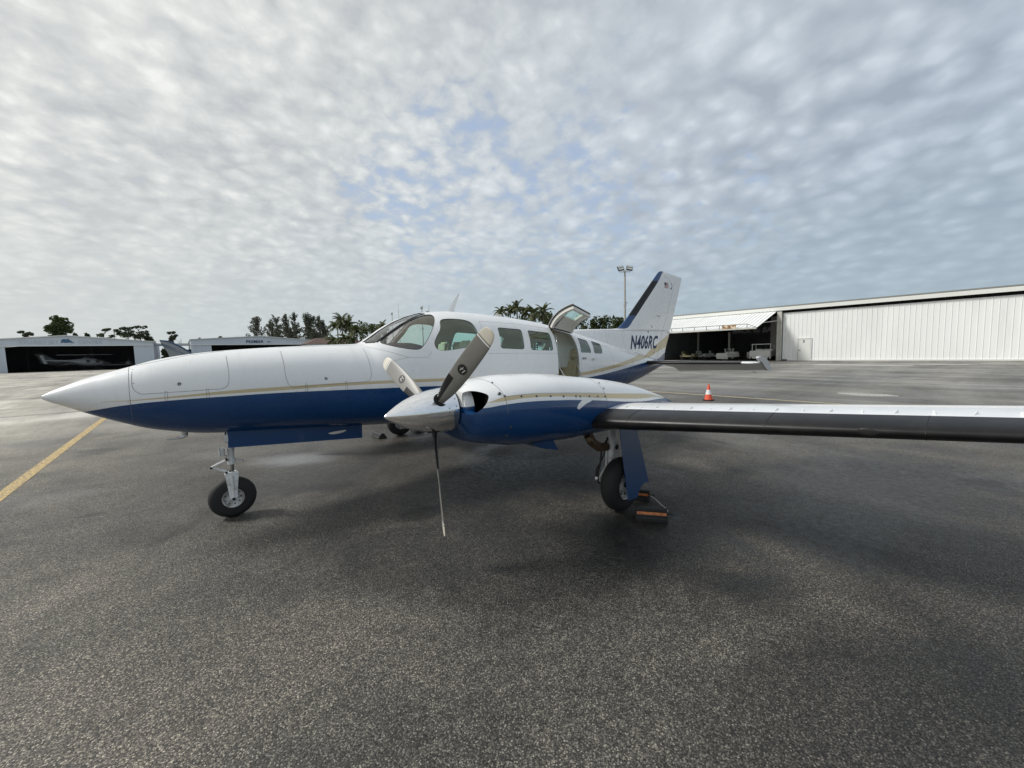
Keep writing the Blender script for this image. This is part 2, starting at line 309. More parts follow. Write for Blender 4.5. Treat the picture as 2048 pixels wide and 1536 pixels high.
# ---------------------------------------------------------------- mesh builder
class MB:
    def __init__(s): s.v = []; s.f = []; s.mi = []
    def add(s, verts, faces, mi=0, M=None):
        o = len(s.v)
        for p in verts:
            p = Vector(p)
            if M is not None: p = M @ p
            s.v.append(tuple(p))
        s.f += [tuple(i + o for i in f) for f in faces]
        s.mi += ([mi]*len(faces) if isinstance(mi, int) else list(mi)); return s
    def box(s, c, d, mi=0, M=None, bev=0.0):
        x, y, z = c; a, b, h = d[0]/2, d[1]/2, d[2]/2
        if bev <= 0:
            v = [(x+i*a, y+j*b, z+k*h) for i in (-1,1) for j in (-1,1) for k in (-1,1)]
            return s.add(v, [(0,1,3,2),(4,6,7,5),(0,4,5,1),(2,3,7,6),(0,2,6,4),(1,5,7,3)], mi, M)
        bm = bmesh.new(); bmesh.ops.create_cube(bm, size=1); bmesh.ops.scale(bm, vec=d, verts=bm.verts)
        bmesh.ops.bevel(bm, geom=list(bm.edges), offset=bev, segments=2, affect='EDGES'); bmesh.ops.translate(bm, vec=c, verts=bm.verts)
        bm.verts.ensure_lookup_table(); s.add([v.co[:] for v in bm.verts], [[v.index for v in f.verts] for f in bm.faces], mi, M); bm.free(); return s
    def rings(s, rings, mi=0, cap=(True, True), close=True, M=None):
        n = len(rings[0]); V = [p for r in rings for p in r]; F = []; mis = []
        for i in range(len(rings)-1):
            for j in range(n if close else n-1):
                k = (j+1) % n; F.append((i*n+j, i*n+k, (i+1)*n+k, (i+1)*n+j)); mis.append(mi if isinstance(mi, int) else mi(i, j))
        if cap[0]: F.append(tuple(reversed(range(n)))); mis.append(mi if isinstance(mi, int) else mi(0, 0))
        if cap[1]: F.append(tuple(range((len(rings)-1)*n, len(rings)*n))); mis.append(mi if isinstance(mi, int) else mi(len(rings)-2, 0))
        return s.add(V, F, mis, M)
    def cyl(s, p0, p1, r0, r1=None, n=16, mi=0, cap=(True, True), M=None):
        if r1 is None: r1 = r0
        p0, p1 = Vector(p0), Vector(p1); d = (p1 - p0).normalized(); a = d.orthogonal().normalized(); b = d.cross(a)
        rg = [[tuple(p + (a*math.cos(t) + b*math.sin(t))*r) for t in [2*math.pi*i/n for i in range(n)]] for p, r in ((p0, r0), (p1, r1))]
        return s.rings(rg, mi, cap, True, M)
    def tube(s, pts, r, n=8, mi=0, M=None, cap=True):
        pts = [Vector(p) for p in pts]; rg = []; a = None
        for i, p in enumerate(pts):
            d = (pts[min(i+1, len(pts)-1)] - pts[max(i-1, 0)]).normalized()
            if a is None: a = d.orthogonal().normalized()
            a = (a - d*a.dot(d)).normalized(); b = d.cross(a); rr = r[i] if isinstance(r, (list, tuple)) else r
            rg.append([tuple(p + (a*math.cos(t) + b*math.sin(t))*rr) for t in [2*math.pi*k/n for k in range(n)]])
        return s.rings(rg, mi, (cap, cap), True, M)
    def lathe(s, prof, origin, axis, n=32, mi=0, M=None, cap=(False, False)):
        """prof: (distance along axis, radius)"""
        o = Vector(origin); d = Vector(axis).normalized(); a = d.orthogonal().normalized(); b = d.cross(a)
        rg = [[tuple(o + d*h + (a*math.cos(2*math.pi*i/n) + b*math.sin(2*math.pi*i/n))*max(r, 1e-4)) for i in range(n)] for h, r in prof]
        return s.rings(rg, mi, cap, True, M)
    def prism(s, poly, ext, mi=0, M=None):
        """closed polygon (3D points) extruded by vector ext"""
        n = len(poly); e = Vector(ext); P = [Vector(p) for p in poly]
        V = P + [p + e for p in P]; F = [tuple(range(n)), tuple(reversed(range(n, 2*n)))] + [(i, n+i, n+(i+1)%n, (i+1)%n) for i in range(n)]
        return s.add(V, F, mi, M)
    def sphere(s, c, r, n=12, mi=0, sc=(1,1,1)):
        prof = [(-math.cos(math.pi*i/(n//2)), math.sin(math.pi*i/(n//2))) for i in range(n//2+1)]
        rg = [[(c[0]+r*sc[0]*q*math.cos(2*math.pi*k/n), c[1]+r*sc[1]*q*math.sin(2*math.pi*k/n), c[2]+r*sc[2]*h) for k in range(n)] for h, q in [(h, max(q, .001)) for h, q in prof]]
        return s.rings(rg, mi)
    def build(s, name, mats, parent=None, smooth=True, angle=40, flip=False, recalc=True, mirror=False, loc=None):
        v = s.v
        if mirror: v = [(x, -y, z) for x, y, z in v]
        me = bpy.data.meshes.new(name)
        o0 = Vector(loc) if loc is not None else Vector((0,0,0))
        me.from_pydata([tuple(Vector(p) - o0) for p in v], [], s.f); me.update()
        for mm in (mats if isinstance(mats, (list, tuple)) else [mats]): me.materials.append(mm)
        me.polygons.foreach_set('material_index', s.mi)
        if recalc:
            bm = bmesh.new(); bm.from_mesh(me); bmesh.ops.recalc_face_normals(bm, faces=bm.faces); bm.to_mesh(me); bm.free()
        o = bpy.data.objects.new(name, me); COL.objects.link(o); o.location = o0
        if smooth:
            me.polygons.foreach_set('use_smooth', [True]*len(me.polygons))
            if angle < 179: me.set_sharp_from_angle(angle=R(angle))
        if parent is not None: put(o, parent)
        return o
def put(o, parent):
    """parent o, keeping it where it stands (parents are never rotated or scaled when parts are attached)"""
    w = Vector((0,0,0)); p = parent
    while p is not None: w += p.location; p = p.parent
    o.location = Vector(o.location) - w; o.parent = parent
def empty(name, loc, label, cat, group=None, rz=0):
    o = bpy.data.objects.new(name, None); COL.objects.link(o); o.location = loc; o.rotation_euler[2] = rz; o.empty_display_size = .3
    tag(o, label, cat, group); return o
def tag(o, label=None, cat=None, group=None, kind=None):
    if label: o['label'] = label
    if cat: o['category'] = cat
    if group: o['group'] = group
    if kind: o['kind'] = kind
    return o
def copy_tree(o, parent=None):
    c = o.copy(); COL.objects.link(c)
    if parent is not None: c.parent = parent
    for ch in list(o.children): copy_tree(ch, c)
    return c
def chaikin(P, it=2, closed=True):
    P = [np.array(p, float) for p in P]
    for _ in range(it):
        Q = []; n = len(P)
        for i in range(n if closed else n-1):
            a, b = P[i], P[(i+1) % n]; Q += [a*.75 + b*.25, a*.25 + b*.75]
        P = Q
    return P
def roundpoly(P, r, seg=5):
    """round the corners of a closed 3D polygon with radius-like distance r"""
    P = [np.array(p, float) for p in P]; Q = []; n = len(P)
    for i in range(n):
        a, p, b = P[i-1], P[i], P[(i+1) % n]; la, lb = np.linalg.norm(a-p), np.linalg.norm(b-p)
        d = min(r, la*.45, lb*.45); s0, s1 = p + (a-p)/la*d, p + (b-p)/lb*d
        for k in range(seg+1):
            t = k/seg; Q.append((1-t)**2*s0 + 2*t*(1-t)*p + t*t*s1)
    return Q
def text_mesh(s, size, shear=0.0, bold=0.0, ext=0.0, sx=1.0, res=3, align='LEFT'):
    """vertices/faces of a line of lettering in its own x-y plane"""
    cu = bpy.data.curves.new('lettering', 'FONT'); cu.body = s; cu.size = size; cu.shear = shear; cu.offset = bold; cu.extrude = ext; cu.space_character = 1.06; cu.resolution_u = res; cu.align_x = align
    o = bpy.data.objects.new('lettering', cu); COL.objects.link(o); bpy.context.view_layer.update()
    me = bpy.data.meshes.new_from_object(o.evaluated_get(bpy.context.evaluated_depsgraph_get()))
    V = [(v.co.x*sx, v.co.y, v.co.z) for v in me.vertices]; F = [tuple(p.vertices) for p in me.polygons]
    bpy.data.objects.remove(o); bpy.data.curves.remove(cu); bpy.data.meshes.remove(me); return V, F
def subdiv(V, F, cuts):
    bm = bmesh.new(); vs = [bm.verts.new(v) for v in V]
    for f in F:
        try: bm.faces.new([vs[i] for i in f])
        except ValueError: pass
    bmesh.ops.triangulate(bm, faces=bm.faces); bmesh.ops.subdivide_edges(bm, edges=bm.edges, cuts=cuts); bm.verts.ensure_lookup_table(); bm.verts.index_update()
    r = [v.co[:] for v in bm.verts], [[v.index for v in f.verts] for f in bm.faces]; bm.free(); return r
def boolean(a, b, op='DIFFERENCE'):
    md = a.modifiers.new('b', 'BOOLEAN'); md.operation = op; md.object = b; md.solver = 'EXACT'
    bpy.context.view_layer.update(); dg = bpy.context.evaluated_depsgraph_get()
    me = bpy.data.meshes.new_from_object(a.evaluated_get(dg)); a.modifiers.clear(); old = a.data; a.data = me; me.name = old.name; bpy.data.meshes.remove(old); return a
def kill(o): me = o.data; bpy.data.objects.remove(o); bpy.data.meshes.remove(me)
def split(o, name=None):
    """break an object into its loose pieces, each an object of its own under the same parent"""
    bm = bmesh.new(); bm.from_mesh(o.data); bm.faces.ensure_lookup_table(); seen = set(); out = []
    for f0 in bm.faces:
        if f0.index in seen: continue
        st = [f0]; seen.add(f0.index); fs = []
        while st:
            f = st.pop(); fs.append(f)
            for v in f.verts:
                for g in v.link_faces:
                    if g.index not in seen: seen.add(g.index); st.append(g)
        out.append(fs)
    for fs in out:
        idx = {}; V = []; F = []; mi = []
        for f in fs:
            ff = []
            for v in f.verts:
                if v.index not in idx: idx[v.index] = len(V); V.append(v.co[:])
                ff.append(idx[v.index])
            F.append(ff); mi.append(f.material_index)
        me = bpy.data.meshes.new(name or o.name); me.from_pydata(V, [], F); me.update()
        for m_ in o.data.materials: me.materials.append(m_)
        me.polygons.foreach_set('material_index', mi); me.polygons.foreach_set('use_smooth', [True]*len(F))
        c = bpy.data.objects.new(name or o.name, me); COL.objects.link(c); c.location = o.location; c.parent = o.parent
    bm.free(); kill(o)
def fix_normals(o, nfun, F, mi=0):
    """smooth shading taken from the true body shape on outer faces, flat elsewhere"""
    me = o.data; n = len(me.vertices); P = np.empty(n*3); me.vertices.foreach_get('co', P); P = P.reshape(-1, 3); N = nfun(P)
    on = np.abs(F(P)) < .06
    out = []
    for p in me.polygons:
        p.use_smooth = True
        for li in p.loop_indices:
            vi = me.loops[li].vertex_index
            if p.material_index == mi and on[vi] and N[vi] @ np.array(p.normal) > .5: out.append(tuple(N[vi]))
            else: out.append(tuple(p.normal))
    me.normals_split_custom_set(out)
# ---------------------------------------------------------------- the aeroplane: x runs aft from the nose tip, +y starboard, z up
M = {}
BLUE_F = [(-.1,1.19),(.249,1.265),(.534,1.31),(.846,1.329),(1.228,1.334),(1.663,1.334),(2.407,1.315),(3.405,1.285),(4.4,1.24),(5.5,1.2),(6.3,1.208),(6.779,1.232),(7.362,1.269),(8.047,1.32),(8.585,1.361),(9.3,1.41),(10.4,1.47)]
LO_F = [(-.1,1.2),(.249,1.27),(.359,1.338),(.56,1.344),(.846,1.35),(1.23,1.358),(1.665,1.359),(2.41,1.363),(3.305,1.346),(4.4,1.30),(5.5,1.262),(6.295,1.261),(6.775,1.287),(7.361,1.332),(8.057,1.392),(9.0,1.469),(10.4,1.62)]
HI_F = [(-.1,1.2),(.249,1.27),(.359,1.341),(.56,1.351),(.846,1.366),(1.23,1.387),(1.668,1.395),(2.412,1.397),(3.307,1.384),(4.4,1.345),(5.5,1.312),(6.294,1.318),(6.775,1.351),(7.365,1.40),(8.10,1.484),(9.0,1.60),(10.4,1.85)]
M['fus'] = paint('fuselage_paint', BLUE_F, LO_F, HI_F, -.1, 10.4)
BLUE_N = [(2.4,1.285),(2.619,1.287),(2.762,1.297),(2.993,1.298),(3.377,1.274),(3.686,1.244),(3.97,1.21),(4.783,1.112),(5.3,1.083),(5.7,1.055),(6.2,1.03)]
LO_N = [(2.4,1.29),(2.643,1.320),(2.77,1.323),(3.004,1.327),(3.389,1.304),(3.979,1.233),(4.796,1.143),(5.239,1.113),(5.6,1.06),(6.2,1.03)]
HI_N = [(2.4,1.29),(2.643,1.323),(2.78,1.351),(3.018,1.353),(3.404,1.328),(4.005,1.273),(4.848,1.193),(5.182,1.155),(5.6,1.075),(6.2,1.03)]
M['nac'] = paint('nacelle_paint', BLUE_N, LO_N, HI_N, 2.4, 6.2)
M['fin'] = paint('fin_paint', [(9.5,1.2),(9.76,1.405),(9.99,1.476),(10.285,1.598),(10.6,1.72),(11.2,1.95)], [(8.3,1.2),(9.0,1.42),(9.40,1.485),(9.77,1.592),(10.35,1.735),(10.7,1.83),(11.2,2.0)],
                 [(8.3,1.2),(8.9,1.46),(9.166,1.534),(9.491,1.678),(9.922,1.84),(10.481,2.063),(11.2,2.4)], 8.3, 11.2)
t = MT('white_paint', .3, 0, WHITE, .5); t.vary(WHITE, .04, 2.0); M['white'] = t.m
t = MT('blue_paint', .3, 0, BLUE, .4); t.vary(BLUE, .12, 2.5); M['blue'] = t.m
M['seam2'] = simple('faint_seam', (.42,.43,.44), .6)
M['hornpaint'] = simple('shaded_white_paint', (.52,.53,.54), .55)  # white greyed down so the horn carries its shade in the colour
M['seam'] = simple('seam_grey', (.20,.205,.215), .7)  # mid-grey of the panel joints
M['screw'] = simple('screw_metal', (.12,.13,.14), .45, .8)
t = MT('deice_rubber', .34, 0, (.014,.014,.015), .08); t.set('Base Color', t.mix(t.mapr(t.noise(7, 5, .65), .35, .75), (.008,.008,.009), (.018,.018,.018)))
t.set('Roughness', t.mapr(t.noise(4, 4, .6, vec=t.mapping((1,.4,1))), .3, .7, .30, .44)); t.set('Specular IOR Level', .30); t.set('Coat Weight', 0.0); t.bump(t.noise(30, 3, .5), .06, .004); M['boot'] = t.m
t = MT('polished_metal', .16, 1, (.88,.88,.89)); t.set('Roughness', t.mapr(t.noise(6, 5, .6, vec=t.mapping((.6,1,1))), .3, .7, .07, .14)); t.bump(t.noise(40, 3, .6), .004, .003); M['chrome'] = t.m
M['dark'] = simple('dark_cavity', (.008,.008,.009), .8)
M['tyre'] = simple('tyre_rubber', (.014,.014,.015), .72, amt=.3, bump=.25, bscale=70)
t = MT('wheel_white', .4, 0, (.62,.63,.63)); t.set('Base Color', t.mix(t.mapr(t.noise(14, 5, .65), .45, .62), (.66,.67,.67), (.36,.34,.31))); M['rim'] = t.m
t = MT('gear_white', .4, 0, (.66,.67,.67), .2); t.set('Base Color', t.mix(t.mapr(t.noise(9, 5, .7), .46, .72), (.68,.69,.69), (.45,.43,.40))); M['gear'] = t.m
M['steel'] = simple('oleo_steel', (.5,.5,.5), .18, 1.0)
M['hose'] = simple('black_hose', (.012,.012,.012), .5)
M['rust'] = simple('heat_stained_metal', (.14,.095,.06), .5, .6, amt=.45, scale=12)
M['liner'] = simple('cabin_liner', (.60,.53,.40), .85, amt=.1)
M['cream'] = simple('cream_leather', (.60,.54,.40), .42, amt=.08, coat=.1)
M['dash'] = simple('glareshield_vinyl', (.035,.033,.034), .7)
M['trim'] = simple('door_trim', (.66,.64,.60), .5)
M['seal'] = simple('rubber_seal', (.012,.012,.013), .6)
M['glass_w'] = glass('cabin_glass_green', (.84,.95,.91), 1.0, ior=1.75)
M['glass_f'] = glass('windshield_glass', (.95,.93,.91), 1.0, ior=1.8)
M['navy'] = simple('navy_lettering', (.003,.022,.075), .6)
M['red'] = simple('flag_red', (.35,.03,.03), .5)
M['blade'] = simple('blade_grey', (.205,.203,.188), .40, 0, .2, amt=.1, scale=9)
M['tip'] = simple('blade_tip_cream', (.66,.63,.54), .4, 0, .2)
M['whiteline'] = simple('blade_band_white', (.82,.82,.80), .4)

M['jamb'] = simple('window_jamb', (.30,.31,.31), .5)
M['glass_front'] = glass('front_windshield_glass', (.93,.94,.93), 1.0, ior=2.3)
air = empty('airplane', (4.3, 0, 0), 'white and blue twin-engine propeller airplane parked on the asphalt with its cabin door raised', 'airplane')

# ---- fuselage skin with real openings
def fus_solid(name, xs, m, off, mats, mi=0):
    b = MB(); b.rings([[tuple(p) for p in fus_ring(x, m, off)] for x in xs], mi); o = b.build(name, mats, None, False); return o
xs = np.concatenate([np.linspace(0, .12, 8), np.linspace(.15, 2.5, 60), np.linspace(2.53, 4.0, 60), np.linspace(4.04, 10.2, 130)])
fuse = fus_solid('fuselage', xs, 128, 0, [M['fus'], M['liner'], M['jamb']])
inner = fus_solid('cut', np.linspace(2.66, 8.2, 110), 64, .035, [M['fus'], M['liner']], 1); boolean(fuse, inner); kill(inner)
def mirror_pts(P): return [(p[0], -p[1], p[2]) for p in P]
def prism_cut(b, P, d, a=.12, c=.12, mi=2):
    d = np.array(d, float); d /= np.linalg.norm(d); P = [np.array(p, float) for p in P]
    ctr = sum(P)/len(P); n = len(P)
    V = [tuple(p + d*a) for p in P] + [tuple(p - d*c) for p in P] + [tuple(ctr + d*a), tuple(ctr - d*c)]
    F = [(i, n+i, n+(i+1)%n, (i+1)%n) for i in range(n)] + [(2*n, i, (i+1)%n) for i in range(n)] + [(2*n+1, n+(i+1)%n, n+i) for i in range(n)]
    b.add(V, F, mi)
def on_side(pts): return [(x, -float(fus_y(np.array([x]), z)[0]), z) for x, z in pts]
WIN = {
 'w1': chaikin(on_side([(3.56,2.02),(3.60,2.15),(3.78,2.168),(4.03,2.148),(4.085,2.06),(4.095,1.88),(4.05,1.80),(3.90,1.772),(3.54,1.728),(3.435,1.745),(3.41,1.83),(3.47,1.92)]), 2),
 'w2': roundpoly(on_side([(4.475,2.055),(4.925,2.032),(4.885,1.728),(4.435,1.75)]), .05),
 'w3': roundpoly(on_side([(5.05,2.022),(5.525,1.985),(5.505,1.700),(5.02,1.715)]), .05),
 'w4': roundpoly(on_side([(6.27,1.912),(6.545,1.868),(6.535,1.640),(6.215,1.655)]), .045),
 'w5': roundpoly(on_side([(6.72,1.862),(7.03,1.805),(6.925,1.622),(6.63,1.632)]), .05)}
SIDE = chaikin([(2.795,-.323,1.852),(2.906,-.476,1.80),(3.069,-.567,1.765),(3.178,-.603,1.751),(3.24,-.612,1.765),(3.316,-.598,1.845),(3.447,-.537,2.01),(3.535,-.446,2.134),(3.575,-.34,2.215),(3.52,-.262,2.228),(3.314,-.279,2.164),(3.122,-.302,2.067),(2.94,-.318,1.951)], 2)
FRONT = [(2.70,-.055,1.868),(2.725,-.15,1.862),(2.765,-.305,1.850),(2.80,-.297,1.872),(2.955,-.286,1.978),(3.135,-.268,2.091),(3.344,-.236,2.193),(3.50,-.205,2.240),(3.52,-.055,2.264),(3.30,-.055,2.203),(3.10,-.055,2.122),(2.90,-.055,2.0)]
POST = [(2.79,-.312,1.853),(2.94,-.303,1.956),(3.122,-.286,2.072),(3.314,-.260,2.170),(3.50,-.230,2.236)]
FRONT = roundpoly(FRONT, .02, 3)
DOOR_X0, DOOR_X1 = 5.60, 6.14
DOOR = roundpoly(on_side([(5.62,2.075),(6.155,1.975),(6.14,1.80),(6.14,1.6),(6.14,1.4),(6.14,1.2),(6.14,1.03),(5.60,1.03),(5.60,1.2),(5.60,1.4),(5.60,1.6),(5.60,1.8),(5.61,1.95)]), .05, 3)
cut = MB()
for k, P in WIN.items(): prism_cut(cut, P, (0,-1,.35)); prism_cut(cut, mirror_pts(P), (0,1,.35))
prism_cut(cut, DOOR, (0,-1,.1), .16, .16)
c1 = cut.build('cut', M['seal'], None, False); boolean(fuse, c1); kill(c1)
for P, d in ((SIDE, (-.45,-.75,.5)), (FRONT, (-.5,-.15,.85))):
    for s_ in (1, -1):
        cc = MB(); Q = P if s_ == 1 else mirror_pts(P); prism_cut(cc, Q, (d[0], d[1]*s_, d[2]), .14, .10)
        c2 = cc.build('cut', M['seal'], None, False); boolean(fuse, c2); kill(c2)
fix_normals(fuse, fus_norm, fus_F); put(fuse, air)

# ---- glazing, cut from a thin skin just inside the outer surface
def pane(name, cutters, x0, x1, mat, lab=None):
    b = MB(); b.rings([[tuple(p) for p in fus_ring(x, 128, .007)] for x in np.arange(x0, x1, .03)], 0); a = b.build(name, [mat], None, False)
    b = MB(); b.rings([[tuple(p) for p in fus_ring(x, 128, .012)] for x in np.arange(x0-.05, x1+.05, .03)], 0); i = b.build('cut', [mat], None, False); boolean(a, i); kill(i)
    cc = MB()
    for P, d in cutters: prism_cut(cc, P, d, .14, .10, 0)
    c = cc.build('cut', [mat], None, False); boolean(a, c, 'INTERSECT'); kill(c)
    me = a.data; me.polygons.foreach_set('use_smooth', [True]*len(me.polygons)); me.set_sharp_from_angle(angle=R(50)); put(a, fuse); return a
for k, P in WIN.items():
    for s_ in (1, -1):
        Q = P if s_ == 1 else mirror_pts(P); X = [p[0] for p in Q]; pane('window', [(Q, (0,-1*s_,.35))], min(X)-.05, max(X)+.08, M['glass_w'])
for s_ in (1, -1):
    Q = SIDE if s_ == 1 else mirror_pts(SIDE); pane('side_windshield', [(Q, (-.45,-.75*s_,.5))], 2.7, 3.7, M['glass_f'])
    Q = FRONT if s_ == 1 else mirror_pts(FRONT); pane('windshield', [(Q, (-.5,-.15*s_,.85))], 2.62, 3.62, M['glass_front'])
# dark sealant bead round each pane
def proj_fus(p, off):
    p = np.array(p, float)[None]
    for _ in range(12):
        f = fus_F(p); e = 1e-4; n = fus_norm(p); df = (fus_F(p + n*e) - f)/e; p = p - n*np.clip(f/np.maximum(df, 1e-3), -.05, .05)[:,None]
    return p[0] + fus_norm(p)[0]*off
sb = MB()
for P in list(WIN.values()) + [SIDE, FRONT]:
    sr_ = .0036 if P is SIDE or P is FRONT else .0020
    for s_ in (1, -1):
        Q = [proj_fus(p, -.001) for p in (P if s_ == 1 else mirror_pts(P))]; Q.append(Q[0]); sb.tube([tuple(q) for q in Q], sr_, 5, cap=False)
split(sb.build('window_seal', M['seal'], fuse))

for s_ in (1, -1):
    b = MB(); b.tube([tuple(proj_fus((p[0], p[1]*s_, p[2]), .001)) for p in POST], .0125, 8); b.build('windshield_post', M['dash'], fuse)
# ---- seams, rivets and latches on the skin
def skin_line(b, pts, r=.0022, n=24, off=.0):
    """pts: (x, z) polyline on the port side"""
    P = [np.array(p, float) for p in pts]; L = []
    for a, c in zip(P[:-1], P[1:]):
        k = max(2, int(np.linalg.norm(c-a)/.02)); L += [a + (c-a)*i/k for i in range(k)]
    L.append(P[-1])
    for s_ in (1, -1): b.tube([(p[0], -s_*float(fus_y(np.array([p[0]]), p[1], off)[0]), p[1]) for p in L], r, 4)
def ring_line(b, x, r=.0022, a0=-180, a1=180):
    m = 96; P = fus_ring(x, m); idx = [i for i in range(m+1)]; b.tube([tuple(P[i % m]) for i in idx], r, 4, cap=False)
sl = MB()
ring_line(sl, .555)
def door_line(x0, x1, zb_):
    zt0 = float(fus(np.array([x0]))[0][0]) - .02; zt1 = float(fus(np.array([x1]))[0][0]) - .02
    skin_line(sl, chaikin([(x0+.005, zt0), (x0, zt0-.08), (x0, zb_+.05), (x0+.05, zb_), (x0+.09, zb_), (x1-.12, zb_+.01), (x1-.05, zb_+.01), (x1, zb_+.06), (x1, zt1-.1), (x1, zt1)], 2, False))
door_line(.575, 1.275, 1.40); door_line(1.75, 2.615, 1.385)
skin_line(sl, [(1.76,1.81),(2.6,1.828)]); skin_line(sl, [(.6,1.655),(1.0,1.745),(1.27,1.778)])
skin_line(sl, [(2.66,1.80),(2.85,1.74),(3.06,1.66),(3.30,1.655),(3.36,1.72)], .0018); skin_line(sl, [(2.78,1.60),(3.06,1.66)], .0016)
skin_line(sl, [(4.2,1.68),(5.0,1.67),(5.58,1.655)], .0016); skin_line(sl, [(4.15,1.70),(4.2,2.14)], .0014); skin_line(sl, [(4.2,2.14),(4.9,2.12),(5.6,2.06)], .0014)
for x in (6.2, 7.3, 8.2, 8.9): skin_line(sl, [(x, 1.02 if x < 8 else 1.2), (x, float(fus(np.array([x]))[0][0])-.06)], .0012)
split(sl.build('panel_seam', M['seam'], fuse, smooth=False))
rv = MB(); rnd = random.Random(3)
def rivet(b, x, z, r=.005, h=.003, surf=None, F=fus_y, c=0.0):
    y = float(F(np.array([x]) if F is fus_y else x, z)[0]);
    for s_ in (1, -1):
        b.cyl((x, c - s_*(y-.001), z), (x, c - s_*(y+h), z), r, r*.7, 8)
for x, z in [(.585,1.62),(.585,1.5),(.54,1.335),(.59,1.30)]: rivet(rv, x, z, .004)
for i in range(30):
    x = 2.72 + i*.022; rivet(rv, x, 1.792 - max(0, x-2.72)*.20 if x < 3.1 else 1.72 + (x-3.1)*.05, .0022, .0014)
for i in range(14): rivet(rv, 3.30 + i*.012, 1.76 + i*.03, .0022, .0014)
for x in (7.55, 7.56): rivet(rv, x, 1.455 if x < 7.555 else 1.395, .008)
split(rv.build('rivet', M['screw'], fuse))
for x, z in ((.90,1.475),(2.13,1.455)):
    for s_ in (1,-1):
        b = MB(); y = float(fus_y(np.array([x]), z)[0]); b.cyl((x, -s_*(y-.004), z), (x, -s_*(y+.004), z), .016, .014, 14); b.cyl((x, -s_*(y+.002), z), (x, -s_*(y+.0065), z), .009, .008, 10, 1); b.build('door_lock', [M['seal'], M['steel']], fuse)
for x in (.80,1.10,1.93,2.33):
    for s_ in (1,-1):
        b = MB(); z = 1.375; y = float(fus_y(np.array([x]), z)[0]); P = [(x-.008, z-.05), (x-.010, z), (x-.006, z+.04), (x+.006, z+.04), (x+.010, z), (x+.008, z-.05)]
        b.tube([(px, -s_*(float(fus_y(np.array([px]), pz)[0])+.0005), pz) for px, pz in P], .0016, 4); b.build('latch', M['seam'], fuse)
# door handle and its small maker's plate aft of the cabin door
b = MB(); y = float(fus_y(np.array([6.55]), 1.52)[0])
for a, c_ in (((6.30,1.525),(6.78,1.528)),):
    b.prism([(6.38,-y-.0075+.012,1.540),(6.52,-y-.001,1.552),(6.58,-y-.001,1.552),(6.72,-y+.03,1.535),(6.58,-y-.001,1.516),(6.52,-y-.001,1.516)], (0,-.010,0))
b.cyl((6.55,-y+.01,1.532),(6.55,-y-.016,1.532), .02, .018, 14, 1); b.build('door_handle', [M['white'], M['steel']], fuse)
V, F_ = text_mesh('CESSNA', .045, .1, .001, sx=.8); b = MB(); b.add([(6.22+x, -float(fus_y(np.array([6.22+x]), 1.535+y_)[0])-.0025, 1.535+y_) for x, y_, z in V], F_); b.build('lettering', M['navy'], fuse, False, recalc=False)

# ---- antennas, probes and light on the roof
b = MB(); b.rings([[(3.985+dx*.14+ox, dy*w_, zz) for dx, dy in ((0,0),(.3,1),(.7,.9),(1,0),(.7,-.9),(.3,-1))] for zz, ox, w_ in ((2.28,0,.012),(2.40,.085,.010),(2.59,.225,.006))], 0); 
rr = []
for zz, ox, ch, w_ in ((2.27,0,.135,.013),(2.34,.03,.115,.011),(2.46,.12,.075,.008),(2.575,.205,.04,.006),(2.595,.222,.02,.003)):
    rr.append([(3.975+ox+dx*ch, dy*w_, zz) for dx, dy in ((0,0),(.15,.8),(.4,1),(.75,.6),(1,0),(.75,-.6),(.4,-1),(.15,-.8))])
b = MB(); b.rings(rr); b.build('blade_antenna', M['white'], fuse)
b = MB(); b.cyl((3.685,-.02,2.27),(3.69,-.02,2.385), .003, .0015, 6); b.box((3.665,-.02,2.292),(.04,.02,.012)); b.build('temperature_probe', M['hose'], fuse)
b = MB(); b.rings([[(4.86+dx*.24, dy*.035, zz) for dx, dy in ((0,0),(.2,.8),(.5,1),(.85,.7),(1,0),(.85,-.7),(.5,-1),(.2,-.8))] for zz in (2.24,)] + [[(4.90+dx*.12, dy*.015, 2.315) for dx, dy in ((0,0),(.2,.8),(.5,1),(.85,.7),(1,0),(.85,-.7),(.5,-1),(.2,-.8))]]); b.build('fin_antenna', M['tip'], fuse)
b = MB(); b.box((4.30,.25,2.285),(.20,.12,.05), bev=.012); b.cyl((4.16,.25,2.27),(4.16,.25,2.31), .02, .014, 10); b.build('beacon_housing', M['dash'], fuse)
# pitot under the nose
b = MB(); b.rings([[(x_+dx*.055, dy*.009, z_) for dx, dy in ((0,0),(.3,1),(.7,1),(1,0),(.7,-1),(.3,-1))] for x_, z_ in ((.875,1.02),(.875,.955),(.868,.928))]); b.tube([(.915,0,.938),(.88,0,.922),(.82,0,.918),(.765,0,.917)], [.012,.012,.008,.006], 8); b.build('pitot_tube', M['steel'], fuse)
# windshield wiper and defroster rail
b = MB(); b.tube([tuple(proj_fus(p, .006)) for p in ((2.70,-.17,1.86),(2.73,-.24,1.86),(2.77,-.30,1.865))], .006, 5); b.build('windshield_rail', M['seal'], fuse)

